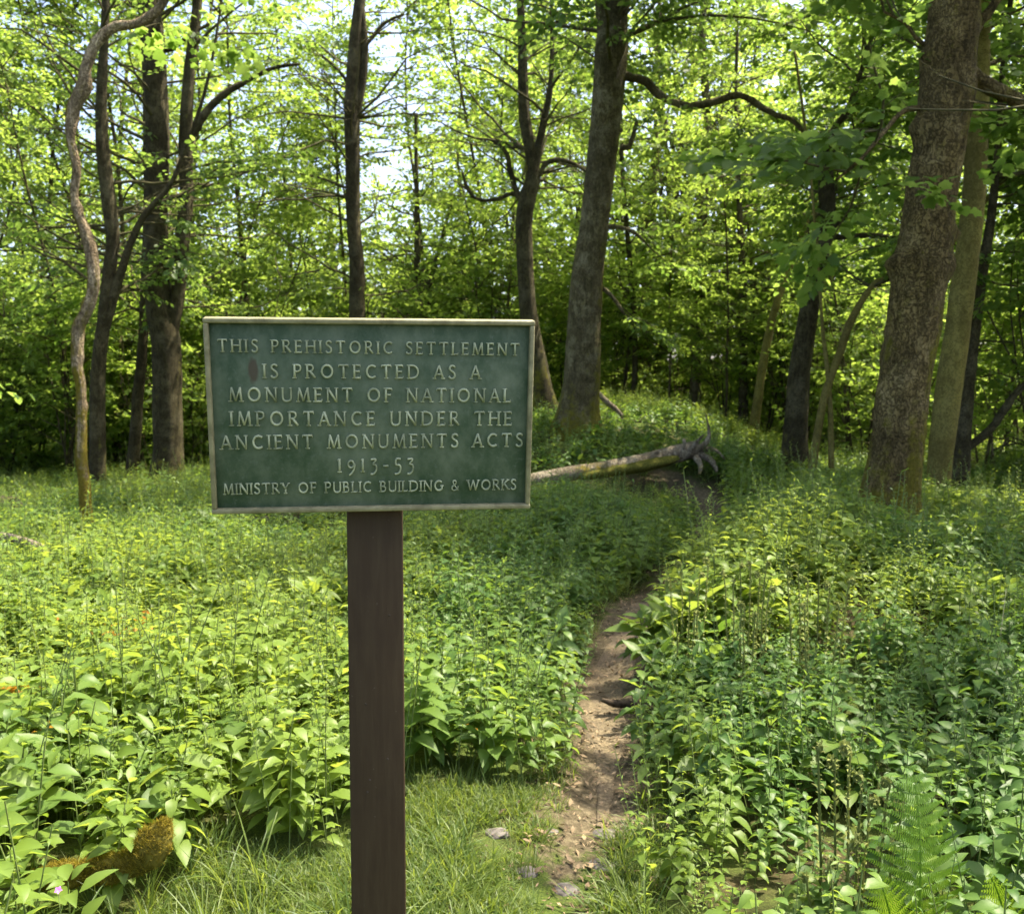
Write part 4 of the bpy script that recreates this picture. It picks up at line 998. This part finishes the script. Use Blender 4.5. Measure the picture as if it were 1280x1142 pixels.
def scatter(name, label, cat, protos, pts, scl, mats, tilt=.12, seed=0, tone=None, pick=None):
    rs = np.random.default_rng(seed); n = len(pts); nv = sum(p.n for p in protos)
    V = [np.concatenate(p.v) for p in protos]; Fq = []; mi = []; k = 0
    for p in protos: Fq.append(np.concatenate(p.q) + k); mi += p.mi; k += p.n
    me = make_mesh(name, np.concatenate(V + [pts]), [np.concatenate(Fq)], mats, True, mi)
    def attr(nm, ty, val, fld='value'):
        a = me.attributes.new(nm, ty, 'POINT'); a.data.foreach_set(fld, val.ravel())
    pid = np.concatenate([np.full(p.n, i) for i, p in enumerate(protos)] + [np.full(n, -1)]).astype(np.int32)
    attr('proto', 'INT', pid)
    attr('pick', 'INT', np.concatenate([np.zeros(nv), rs.integers(0, len(protos), n) if pick is None else pick]).astype(np.int32))
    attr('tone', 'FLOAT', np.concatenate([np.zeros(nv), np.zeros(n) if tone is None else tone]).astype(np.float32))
    attr('scl', 'FLOAT', np.concatenate([np.ones(nv), scl]).astype(np.float32))
    rot = np.concatenate([np.zeros((nv, 3)), np.c_[rs.normal(0, tilt, n), rs.normal(0, tilt, n), rs.uniform(0, 6.28, n)]]).astype(np.float32)
    attr('rot', 'FLOAT_VECTOR', rot, 'vector')
    attr('rib', 'FLOAT', np.concatenate([np.concatenate(p.rb) for p in protos] + [np.zeros(n)]).astype(np.float32))
    o = obj(name, me); tag(o, label, cat, kind='stuff')
    ng = bpy.data.node_groups.new(name + '_scatter', 'GeometryNodeTree')
    ng.interface.new_socket('Geometry', in_out='INPUT', socket_type='NodeSocketGeometry'); ng.interface.new_socket('Geometry', in_out='OUTPUT', socket_type='NodeSocketGeometry')
    gi = ng.nodes.new('NodeGroupInput'); go = ng.nodes.new('NodeGroupOutput')
    def named(nm, ty):
        x = ng.nodes.new('GeometryNodeInputNamedAttribute'); x.data_type = ty; x.inputs['Name'].default_value = nm; return x.outputs['Attribute']
    pa = named('proto', 'INT')
    def sep(val):
        c = ng.nodes.new('FunctionNodeCompare'); c.data_type = 'INT'; c.operation = 'EQUAL'; ng.links.new(pa, c.inputs[2]); c.inputs[3].default_value = val
        s = ng.nodes.new('GeometryNodeSeparateGeometry'); s.domain = 'POINT'; ng.links.new(gi.outputs[0], s.inputs[0]); ng.links.new(c.outputs[0], s.inputs[1]); return s.outputs[0]
    jn = ng.nodes.new('GeometryNodeJoinGeometry')
    for k in range(len(protos)):
        g2 = ng.nodes.new('GeometryNodeGeometryToInstance'); ng.links.new(sep(k), g2.inputs[0]); ng.links.new(g2.outputs[0], jn.inputs[0])
    ip = ng.nodes.new('GeometryNodeInstanceOnPoints')
    ng.links.new(sep(-1), ip.inputs['Points']); ng.links.new(jn.outputs[0], ip.inputs['Instance'])
    ip.inputs['Pick Instance'].default_value = True
    ng.links.new(named('pick', 'INT'), ip.inputs['Instance Index'])
    er = ng.nodes.new('FunctionNodeEulerToRotation'); ng.links.new(named('rot', 'FLOAT_VECTOR'), er.inputs[0]); ng.links.new(er.outputs[0], ip.inputs['Rotation'])
    ng.links.new(named('scl', 'FLOAT'), ip.inputs['Scale'])
    ng.links.new(ip.outputs[0], go.inputs[0])
    md = o.modifiers.new('scatter', 'NODES'); md.node_group = ng
    return o

def wnoise(x, y, s, o=0): 
    return np.array([noise.noise((a * s + o, b * s, o * 1.7)) for a, b in zip(x, y)])
def sample(rs, n, y0, y1, wide=.60, pad=1.2):
    """uniform points over the wedge seen from the glade's edge"""
    y = np.sqrt(rs.uniform(y0 ** 2, y1 ** 2, n)); x = rs.uniform(-1, 1, n) * (wide * y + pad); return x, y
def in_grass(x, y):
    nz = wnoise(x, y, 2.2, 4) * .28
    a = (y < 3.62 + nz) & (x > -.50 + nz) & (x < .42 + nz * .6 + .0 * y)
    b_ = (y < 3.12 + nz) & (x > -1.15 + nz) & (x < -.2)
    return a | b_
rs = np.random.default_rng(21)
X = []; Y = []; S = []
for n, y0, y1, s in ((4600, 1.9, 6, 1.0), (10500, 6, 11, 1.05), (13500, 11, 21, 1.15), (5000, 21, 34, 1.5)):
    x, y = sample(rs, n, y0, y1); X.append(x); Y.append(y); S.append(rs.uniform(.75, 1.2, n) * s)
X = np.concatenate(X); Y = np.concatenate(Y); S = np.concatenate(S)
pd = pathdist(X, Y)
# the plants on the right overhang the path, those on the left stand back a little
keep = (pd > np.where(Y > 5.5, .21, np.where(Y > 4.5, .16, .13)) + .07 * rs.random(len(X))) & ~in_grass(X, Y) & (np.hypot(X + .27, Y - 1.9) > .22)
keep &= ~((X < -.9) & (X > -1.75) & (Y < 2.95) & (rs.random(len(X)) < .55))
keep &= ~((wnoise(X, Y, .55, 2) < -.22) & (Y > 8) & (rs.random(len(X)) < .7))
keep &= ~((X < -5) & (Y > 13) & (rs.random(len(X)) < .75))
# trodden gap round the mossy tree foot
for tx, ty, tr in ((3.45, 8.8, .60), (1.1, 16, .45), (-4.3, 9.8, .38), (-6.6, 19, .4), (5.2, 12, .25)):
    keep &= np.hypot(X - tx, Y - ty) > tr
keep &= ~((np.hypot(X - 1.0, Y - 2.42) < .17) & (rs.random(len(X)) < .5))
X, Y, S = X[keep], Y[keep], S[keep]; pd = pd[keep]
pcx = np.interp(Y, PATHC[:, 1], PATHC[:, 0]); rightside = X > pcx
S *= np.where((pd < .35) & (Y > 4) & ~rightside, .8, 1.0)
S *= np.where(rightside & (pd < 1.2) & (Y > 5), 1.15, 1.0) * np.interp(Y, [5, 8, 14, 20, 24], [1, .88, .83, .80, .9])
S *= 1 + .55 * wnoise(X, Y, .8, 7) + .32 * wnoise(X, Y, 2.6, 3)
S = np.where((X < -.8) & (Y < 4.2), S * 1.1, S)
tone = np.clip(.32 + .9 * wnoise(X, Y, .7, 5) + .45 * wnoise(X, Y, 3.1, 6) + .48 * (X < -.45) * (Y < 8.5) - .6 * (X > .8) * (Y < 5.0) + .3 * ((X > .8) & (X < 2.4) & (Y > 4.8) & (Y < 7.5)) + .6 * (Y > 18.6) - .4 * ((Y > 13.5) & (Y < 18.2) & (X > -1)) + .5 * ((X > 4) & (Y > 8.5)) + rs.normal(0, .12, len(X)), 0, 1)  # random plant tone, plus painted light: sunlit stretches paler, shaded ones deeper green
# three habits: low whorled herb, toothed upright plant, thin wand with small leaves
hab = wnoise(X, Y, 1.1, 11) + .5 * wnoise(X, Y, 4, 12) + rs.normal(0, .18, len(X))
pick = np.where(hab > .42, 8 + rs.integers(0, 4, len(X)), np.where(hab < -.85, 12 + rs.integers(0, 3, len(X)), rs.integers(0, 8, len(X))))
S = np.clip(S, .35, 1.4)
S = np.where((X > .62) & (X < 1.85) & (Y > 3.7) & (Y < 5.1), S * .66, S)
S = np.where((Y > 12.3) & (Y < 13.8) & (X > -.5) & (X < 2.7), S * .55, S)
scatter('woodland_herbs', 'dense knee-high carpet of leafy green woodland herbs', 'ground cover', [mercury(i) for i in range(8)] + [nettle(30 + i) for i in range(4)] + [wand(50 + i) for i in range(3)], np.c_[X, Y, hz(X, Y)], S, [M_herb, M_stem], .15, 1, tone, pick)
# broad-leaved plants, mostly at lower left
x, y = sample(rs, 1500, 2.2, 9)
k = (pathdist(x, y) > .3) & ~in_grass(x, y) & (((x < -.75) & (rs.random(len(x)) < np.where(y < 4.4, .75, .25))) | (rs.random(len(x)) < .05)) & ~((x < -.9) & (x > -1.5) & (y < 2.8) & (rs.random(len(x)) < .6))
x, y = x[k], y[k]
scatter('broad_leaved_plants', 'taller broad-leaved plants growing through the herbs at lower left', 'ground cover', [broadleaf(40 + i) for i in range(6)], np.c_[x, y, hz(x, y)], rs.uniform(.6, 1.0, len(x)), [M_broad, M_stem], .15, 2)
# short grass by the post and path, and tall grass in the left clearing
x, y = sample(rs, 22000, 2.1, 4.6, .55, .6)
pdg = pathdist(x, y)
k = (in_grass(x, y) & (pdg > .10) & (wnoise(x, y, 3.0, 9) > -.5 + .5 * np.exp(-((pdg - .2) / .22) ** 2) * (y > 2.9))) | ((pdg > .15) & (pdg < .30) & (rs.random(len(x)) < .30))
x, y = x[k], y[k]
scatter('short_grass', 'short yellow-green grass beside the post and the path', 'grass', [grasstuft(70 + i, .10, 13, .0032) for i in range(5)], np.c_[x, y, hz(x, y)], rs.uniform(.55, 1.25, len(x)) * (1 + .5 * (wnoise(x, y, 2.5, 3) > .15)), [M_grass, M_stem], .15, 3)
xs = []; ys = []; ss = []
x, y = sample(rs, 7000, 13, 34, .62, 2); k = (x < -3.6 + 1.2 * wnoise(x, y, .3, 1)); xs.append(x[k]); ys.append(y[k]); ss.append(rs.uniform(.9, 1.7, k.sum()))
for cx, cy, n, r_, s_ in ((.72, 7.3, 70, .42, .8), (-.95, 2.75, 26, .25, .7), (-.62, 2.6, 26, .18, .7), (-1.35, 2.5, 20, .2, .7), (.36, 2.75, 14, .15, .6), (-2.5, 8.5, 60, 1.0, .7), (-.6, 9.0, 50, .8, .7), (-.05, 2.55, 10, .25, .45), (.42, 6.0, 20, .14, .5)):
    xs.append(rs.normal(cx, r_, n)); ys.append(rs.normal(cy, r_, n)); ss.append(rs.uniform(.6, 1.2, n) * s_)
x = np.concatenate(xs); y = np.concatenate(ys); s = np.concatenate(ss); k = pathdist(x, y) > .2; x, y, s = x[k], y[k], s[k]
scatter('long_grass', 'long pale grass in the left clearing and in tufts among the herbs', 'grass', [grasstuft(90 + i, .38, 16, .007) for i in range(5)], np.c_[x, y, hz(x, y)], s, [M_grass, M_stem], .15, 4)
# dead leaves and bark crumbs on the path
pi_ = rs.integers(0, len(PATHC), 2200); x = PATHC[pi_, 0] + rs.normal(0, .15, 2200); y = PATHC[pi_, 1] + rs.normal(0, .05, 2200); k = (y > 2.3) & (y < 9.5); x, y = x[k], y[k]
M_litter = leafmat('dead_leaf', (.10, .07, .04), (.34, .25, .15), (.1, .07, .03), (.2, .13, .06), .15, .8, .2)
scatter('leaf_litter', 'scattered brown dead leaves and bark crumbs on the trodden path', 'leaf litter', [litter(120 + i) for i in range(5)], np.c_[x, y, hz(x, y) + .008], rs.uniform(.5, 1.1, len(x)), [M_litter, M_litter], .1, 5)

# ------------------------------------------------------------------ dead wood
def wood_thing(name, label, cat, pts, mat, moss=(0, 1, 0, 1, 0), sides=12, lumps=.12, step=.07, parent=None, group=None, part=None):
    """pts: (px,py,width px,depth)"""
    P = [W(px, py, d) for px, py, w, d in pts]; R = [w / FPX * d / 2 for _, _, w, d in pts]
    P, R = catmull(P, R, step); b = P[0].copy() if parent is None else parent
    v, fs, at = trunk_geo(P, R, 0, [], len(pts) * 1.7, (0, 1, 0, 1, 0), sides, lumps)
    # moss lies on the upper side and in runs along the log
    at = np.array([moss[0] + moss[1] * noise.noise((q[0] * 1.1, q[1] * 1.1, q[2] * 2 + 5)) for q in v])
    mb = MB(); mb.add(v, fs, at)
    me = mb.mesh(part or name, mat, True, b, 'moss')
    return me, b
me, b = wood_thing('fallen_log', '', '', [(285, 655, 7, 11.2), (400, 640, 11, 11.6), (520, 624, 14, 12.2), (600, 611, 15, 12.6), (640, 606, 17, 12.8), (665, 600, 16, 13), (720, 591, 19, 13.2), (775, 583, 19, 13.4), (820, 574, 20, 13.6), (850, 567, 21, 13.7), (872, 561, 18, 13.8)], M_deadwood, (.16, .9), 16, .16, .05)
log = empty('fallen_log', b); tag(log, 'long bleached and mossy fallen log lying along the front of the mound', 'log')
obj('trunk', me, log)
for pts in ([(858, 570, 8.6, 13.7), (868, 556, 5.8, 13.6), (875, 548, 3.6, 13.5), (880, 543, 1.4, 13.45)], [(868, 566, 10.8, 13.75), (880, 556, 8.6, 13.7), (886, 546, 5.8, 13.7), (885, 530, 2.9, 13.75), (882, 516, 1.4, 13.7)], [(868, 568, 11.5, 13.8), (884, 572, 9.4, 13.6), (893, 581, 6.5, 13.4), (896, 590, 2.9, 13.35)],
            [(852, 566, 5.0, 13.7), (856, 556, 4.3, 13.6), (855, 549, 4.3, 13.55)], [(868, 564, 9.4, 13.9), (888, 561, 6.5, 13.8), (899, 566, 4.3, 13.7), (906, 574, 2.2, 13.7)], [(870, 572, 9.4, 13.6), (876, 582, 6.5, 13.3), (874, 592, 3.6, 13.2)]):
    me, _ = wood_thing('root', '', '', pts, M_deadwood, (-.05, .6), 8, .2, .05, b, None, 'root'); obj('root', me, log)
me, b = wood_thing('moss', '', '', [(728, 596, 9, 13.12), (765, 589, 14, 13.25), (805, 582, 16, 13.4), (835, 576, 12, 13.5), (848, 572, 6, 13.55)], M_moss_log, (0, 0), 12, .3, .05, b, None, 'moss'); obj('moss', me, log)
me, b = wood_thing('dead_branch', '', '', [(-30, 668, 10, 8.2), (10, 671, 11, 8.1), (48, 683, 12, 8.0), (60, 695, 12, 7.9), (72, 708, 11, 7.8), (88, 726, 8, 7.7)], M_deadwood, (-.3, .2), 8, .12, .04)
tag(obj('dead_branch', me, None, b), 'bent bleached dead branch lying on the herbs at the left edge', 'branch')
me, b = wood_thing('dead_branch', '', '', [(745, 488, 5, 16.6), (756, 500, 7, 16.6), (768, 510, 7, 16.6), (778, 520, 4, 16.6)], M_deadwood, (-.3, .2), 7, .1, .05)
tag(obj('dead_branch', me, None, b), 'short bleached dead branch leaning against the foot of the central tree', 'branch')
me, b = wood_thing('rotten_log', '', '', [(-60, 640, 40, 12.5), (-20, 638, 40, 12.5), (14, 640, 36, 12.5), (28, 644, 20, 12.5), (33, 647, 6, 12.5)], M_rot, (0, 0), 14, .2, .06)
tag(obj('rotten_log', me, None, b), 'dark rotten log end poking in at the left edge near the grass', 'log')
me, b = wood_thing('dead_wood', '', '', [(508, 650, 10, 10.2), (545, 645, 16, 10.2), (590, 640, 14, 10.3), (632, 637, 7, 10.3)], M_rot, (0, 0), 10, .25, .06)
tag(obj('rotten_log', me, None, b), 'dark piece of rotten wood under the right half of the notice board', 'log')
# soft ochre moss cushion at lower left
me, b = wood_thing('moss_cushion', '', '', [(45, 1100, 16, 2.80), (80, 1094, 34, 2.77), (110, 1088, 24, 2.77), (140, 1084, 36, 2.76), (168, 1076, 28, 2.76), (188, 1060, 42, 2.75), (202, 1042, 36, 2.75), (208, 1028, 12, 2.75)], M_moss, (0, 0), 24, .40, .012)
ml = obj('moss_cushion', me, None, b); tag(ml, 'soft ochre-brown moss cushion on the ground under the plants at lower left', 'moss')
fz = MB(); rs = np.random.default_rng(9)
vv = np.array([v.co[:] for v in me.vertices])
for i in rs.integers(0, len(vv), 9000):
    q = vv[i] + rs.normal(0, .004, 3); L = rs.uniform(.006, .022); d = np.array([rs.normal(0, .6), rs.normal(-.5, .7), .8]); d *= L / np.linalg.norm(d); s = np.array([rs.normal(), rs.normal(), 0]); s *= .0016 / (np.linalg.norm(s) + 1e-6)
    fz.add([q - s, q + s, q + d], [[(0, 1, 2)]])
M_mosstuft = leafmat('moss_tuft', (.12, .095, .012), (.28, .22, .035), (.16, .14, .012), (.36, .28, .03), .4, .8, .1)
obj('moss_tuft', fz.mesh('moss_tuft', M_mosstuft), ml)
me, b = wood_thing('dark_stick', '', '', [(752, 874, 5, 4.72), (768, 879, 10, 4.72), (786, 880, 11, 4.72), (800, 884, 6, 4.72)], M_rot, (0, 0), 8, .15, .02)
tag(obj('stick', me, None, b), 'short dark stick lying across the trodden path', 'stick')
def stone(px, py, wpx, hgt, label, seed):
    y = EYE * FPX / (py - 480); w = W(px, py, y); r_ = wpx / FPX * y / 2
    import bmesh
    bm = bmesh.new(); bmesh.ops.create_icosphere(bm, subdivisions=3, radius=1)
    for v in bm.verts:
        k = 1 + .28 * noise.noise(v.co * 1.4 + Vector((seed, 0, 0))) + .12 * noise.noise(v.co * 4 + Vector((0, seed, 0)))
        v.co = Vector((v.co.x * r_ * k, v.co.y * r_ * .8 * k, v.co.z * hgt * k))
    me = bpy.data.meshes.new('stone'); bm.to_mesh(me); bm.free(); me.materials.append(M_stone)
    me.polygons.foreach_set('use_smooth', np.ones(len(me.polygons), bool))
    tag(obj('stone', me, None, (w[0], y, h1(w[0], y) - hgt * .25)), label, 'stone')
M_stone = plain('grey_stone', (.06, .053, .047), (.16, .145, .125), 40, .9, .2, .6)
stone(655, 1097, 34, .016, 'small grey stone in the grass, left of the trodden path', 1)
stone(752, 1078, 44, .022, 'larger flat grey stone at the near end of the trodden path', 2)
stone(705, 1108, 46, .014, 'flat grey-brown stone between the grass and the path end', 3)
stone(688, 1045, 20, .013, 'smallest grey stone further up the mossy grass patch', 4)
stone(756, 1036, 40, .022, 'dark embedded stone where the path leaves the grass', 5)
stone(622, 1058, 36, .010, 'flat stone in the mossy grass near the herbs', 6)

# ------------------------------------------------------------------ ferns
def fiddle(h, r0, seed, tilt):
    """one young fern stalk with a curled tip, hairy brown scales on the curl"""
    r = random.Random(seed); az = r.uniform(0, 6.28)
    P = [np.array([0, 0, -.03])]; n = 7
    for i in range(1, n + 1):
        t = i / n; P.append(np.array([math.cos(tilt[0]) * tilt[1] * h * t ** 1.4 + r.uniform(-.003, .003), math.sin(tilt[0]) * tilt[1] * h * t ** 1.4, h * t]))
    top = P[-1]; cu = r.uniform(.012, .019); ca = np.array([math.cos(az), math.sin(az), 0.])
    for k in range(1, 15):
        a = k / 14 * 2.6 * math.pi; rad = cu * (1 - .72 * k / 14)
        P.append(top + ca * (cu - rad * math.cos(a)) + np.array([0, 0, rad * math.sin(a)]))
    R = [r0 * (1 - .35 * i / n) for i in range(n + 1)] + [r0 * (1.0 - .45 * k / 14) for k in range(1, 15)]
    mb = MB(); q, rr = catmull(P, R, .012); v, fs = tube(q, rr, 6); mb.add(v, fs)
    # unrolling leaflets along the upper stalk
    for i in range(3, len(q) - 2):
        if q[i][2] < h * .30: continue
        for s in (-1, 1):
            if r.random() < .9:
                a_ = az + s * r.uniform(1.0, 2.0); L = r.uniform(.014, .034) * (1.2 - .5 * q[i][2] / h)
                b_, qq, _ = blade(L, L * .55, r.uniform(.2, 1.2), r.uniform(-1.5, 1.5), 2, .4)
                mb.add(place(b_, a_, q[i]), [qq])
    return mb
def fern_clump(label, stalks, group=None):
    """stalks: (px, py_top, depth)"""
    xs = [W(px, 600, d)[0] for px, _, d in stalks]; ds = [d for _, _, d in stalks]
    bx, by = float(np.mean(xs)), float(np.mean(ds)); bz = h1(bx, by)
    root = empty('young_fern', (bx, by, bz)); tag(root, label, 'fern', group)
    for k, (px, py, d) in enumerate(stalks):
        t = W(px, py, d); zb = h1(t[0], d); fx = bx + (t[0] - bx) * .7; fy = by + (d - by) * .7
        h = t[2] - zb - .03
        ang = math.atan2(d - fy, t[0] - fx); ml_ = math.hypot(d - fy, t[0] - fx) / h
        mb = fiddle(h, .0046 if d < 3 else .0044, k * 13 + int(px), (ang, ml_))
        obj('curled_frond', mb.mesh('curled_frond', M_fiddle), root, (fx - bx, fy - by, zb - bz))
fern_clump('clump of brownish curled fern shoots in front of the bottom right herbs', [(1022, 925, 2.62), (1045, 945, 2.68), (1064, 925, 2.64), (1078, 960, 2.60), (1088, 990, 2.66), (1112, 968, 2.58), (1128, 1000, 2.56), (1062, 1045, 2.52), (1008, 1088, 2.50), (1034, 1070, 2.55)])
G_F = 'young fern clumps right of the path'
fern_clump('leftmost clump of thin curled fern stalks beside the sunlit part of the path', [(838, 720, 4.9), (852, 700, 5.0), (862, 735, 4.8), (875, 712, 4.9), (886, 695, 5.0), (846, 760, 4.7), (868, 760, 4.7)], G_F)
fern_clump('middle clump of thin curled fern stalks, tallest of the three right of the path', [(905, 708, 4.7), (916, 720, 4.6), (926, 700, 4.7), (938, 698, 4.75), (950, 712, 4.7), (962, 730, 4.6), (930, 750, 4.5), (944, 760, 4.5), (958, 698, 4.8)], G_F)
fern_clump('right clump of thin curled fern stalks nearest the shaded herbs', [(984, 710, 4.6), (998, 702, 4.7), (1010, 718, 4.6), (1024, 708, 4.7), (1038, 725, 4.6), (1050, 750, 4.4), (1006, 750, 4.4), (1062, 720, 4.7)], G_F)
fern_clump('few curled fern stalks in the herbs left of the post, below the board', [(375, 690, 7.4), (388, 700, 7.3), (400, 692, 7.4), (368, 706, 7.3), (410, 705, 7.4)])
fern_clump('thin fern stalks standing behind the post, under the right half of the board', [(560, 655, 8.4), (575, 648, 8.5), (588, 652, 8.4), (612, 646, 8.5), (640, 650, 8.6), (655, 660, 8.5)])

def frond(base, tip, bow, width, seed, pairs=17):
    """open fern frond; base, tip world points; bow: sideways arch"""
    base = np.array(base); tip = np.array(tip); mid = (base + tip) / 2 + np.array(bow)
    t = np.linspace(0, 1, 40)[:, None]; C = (1 - t) ** 2 * base + 2 * t * (1 - t) * mid + t ** 2 * tip
    L = np.linalg.norm(np.diff(C, axis=0), axis=1).sum(); mb = MB()
    v, fs = tube(C, np.linspace(.0028, .0007, 40), 5); mb.add(v, fs)
    side0 = np.array([1., .12, 0]); r = random.Random(seed)
    for k in range(pairs):
        u = .12 + .86 * (k / (pairs - 1)) ** .95; i = min(int(u * 39), 38); c = C[i] + (C[i + 1] - C[i]) * (u * 39 - i)
        T = C[i + 1] - C[i]; T /= np.linalg.norm(T); S = side0 - T * (side0 @ T); S /= np.linalg.norm(S); Nn = np.cross(S, T)
        pl = width * .5 * min(1, .35 + u * 1.9) * (1 - max(0, u - .38) / .62) ** .72 + .003
        for s in (-1, 1):
            d = S * s * .93 + T * r.uniform(.24, .36) ; d /= np.linalg.norm(d)
            m_ = max(4, int(pl / .0052)); pw = min(.0125, pl * .18 + .002)
            e = T - d * (T @ d); e /= np.linalg.norm(e)
            for j in range(m_):
                w0 = j / m_; cc = c + d * pl * w0 - Nn * (.25 * pl * w0 ** 2) * 1.0
                ww = pw * (1 - w0 ** 1.6) + .0012; st = pl / m_ * .52
                for g in (-1, 1):
                    a = cc - d * st * .85; b_ = cc + d * st * .85; c1 = cc + e * g * ww + d * st * 1.3; c2 = cc + e * g * ww * .9 + d * st * .1
                    mb.add([a, b_, c1, c2] if g > 0 else [b_, a, c2, c1], [[(0, 1, 2, 3)]])
    return mb
fb = np.array([W(1140, 1142, 2.42)[0], 2.42, 0]); fb[2] = h1(fb[0], fb[1])
fern = empty('fern', fb); tag(fern, 'bright green fern with one tall open frond at the bottom right', 'fern')
mb = frond(fb, W(1140, 955, 2.50), (.02, -.07, .05), .34, 1); obj('frond', mb.mesh('frond', M_fern, True, fb), fern)
mb = frond(fb + np.array([-.02, 0, 0]), W(1098, 1095, 2.30), (.0, -.03, .05), .18, 2, 13); obj('frond', mb.mesh('frond', M_fern, True, fb), fern)
fb2 = np.array([W(1275, 1180, 2.35)[0], 2.40, 0]); fb2[2] = h1(fb2[0], fb2[1])
fern2 = empty('fern', fb2); tag(fern2, 'smaller fern with an arching frond at the bottom right corner', 'fern')
mb = frond(fb2, W(1236, 1092, 2.32), (.02, -.02, .08), .16, 3, 14); obj('frond', mb.mesh('frond', M_fern, True, fb2), fern2)

# ------------------------------------------------------------------ wilted orange plants, a pink flower, a pale grass stem
def wilted(px, py, d, r_, label, n, seed):
    c = W(px, py, d); r = random.Random(seed); z0 = h1(c[0], d); root = empty('wilted_plant', (c[0], d, z0)); tag(root, label, 'plant', 'wilted orange plants among the herbs')
    st = MB(); lf = MB()
    for k in range(n):
        q = np.array([r.gauss(0, r_), r.gauss(0, r_ * .5), c[2] - z0 + r.gauss(0, r_ * .28)])
        if k % 3 == 0:
            v, fs = tube(np.array([[q[0] * .2, q[1] * .2, -.02], q * np.array([.7, .7, .6]), q]), [.002, .0015, .001], 4); st.add(v, fs)
        L = r.uniform(.03, .07); b_, qq, _ = blade(L, L * .4, r.uniform(-.2, .6), r.uniform(.3, 1.5), 3, .3); lf.add(place(b_, r.uniform(0, 6.28), q, r.uniform(-.6, .6)), [qq])
    obj('stem', st.mesh('stem', M_fiddle), root); obj('leaf', lf.mesh('leaf', M_orange), root)
wilted(150, 788, 5.1, .11, 'wilted plant with orange leaves in the sunlit herbs at left', 60, 1)
wilted(12, 860, 4.0, .06, 'wilted plant with orange leaves at the left edge', 26, 2)
wilted(85, 905, 3.6, .05, 'few wilted orange leaves low among the broad-leaved plants', 14, 3)
wilted(600, 905, 4.1, .05, 'small wilted yellow-orange plant in the herbs right of the post', 26, 4)
fx = W(73, 1112, 2.42); z0 = h1(fx[0], fx[1])
fl = empty('pink_flower', (fx[0], fx[1], z0)); tag(fl, 'single small pink flower at the bottom left corner', 'flower')
v, fs = tube(np.array([[0, 0, -.02], [.006, 0, (fx[2] - z0) * .5], [0, 0, fx[2] - z0]]), [.0015, .0012, .001], 5); mb = MB(); mb.add(v, fs); obj('stem', mb.mesh('stem', M_stem), fl)
M_pink = plain('pink_petal', (.5, .10, .42), (.7, .2, .6), 60, .6, .3, 0)
for k in range(5):
    b_, qq, _ = blade(.011, .008, .5, .6, 3, .2); mb = MB(); mb.add(place(b_, k * 2 * math.pi / 5, (0, 0, 0)), [qq]); o = obj('petal', mb.mesh('petal', M_pink), fl, (0, 0, fx[2] - z0)); o.rotation_euler = (.7, 0, 0)

# one dry pale grass stalk standing in the herbs at right
a_ = W(1250, 850, 4.4); b_ = W(1258, 735, 4.5); zb = h1(a_[0], a_[1]); a_[2] = zb - .03
P_ = np.array([a_, (a_ + b_) / 2 + np.array([-.015, 0, 0]), b_]); q_, r_ = catmull(P_, [.003, .0025, .0012], .05)
mb = MB(); v, fs = tube(q_ - np.array([a_[0], a_[1], zb]), r_, 5); mb.add(v, fs)
tag(obj('grass_stalk', mb.mesh('grass_stalk', plain('dry_straw', (.30, .26, .13), (.45, .40, .22), 40, .7)), None, (a_[0], a_[1], zb)), 'single dry pale grass stalk standing above the herbs near the right edge', 'grass stalk')
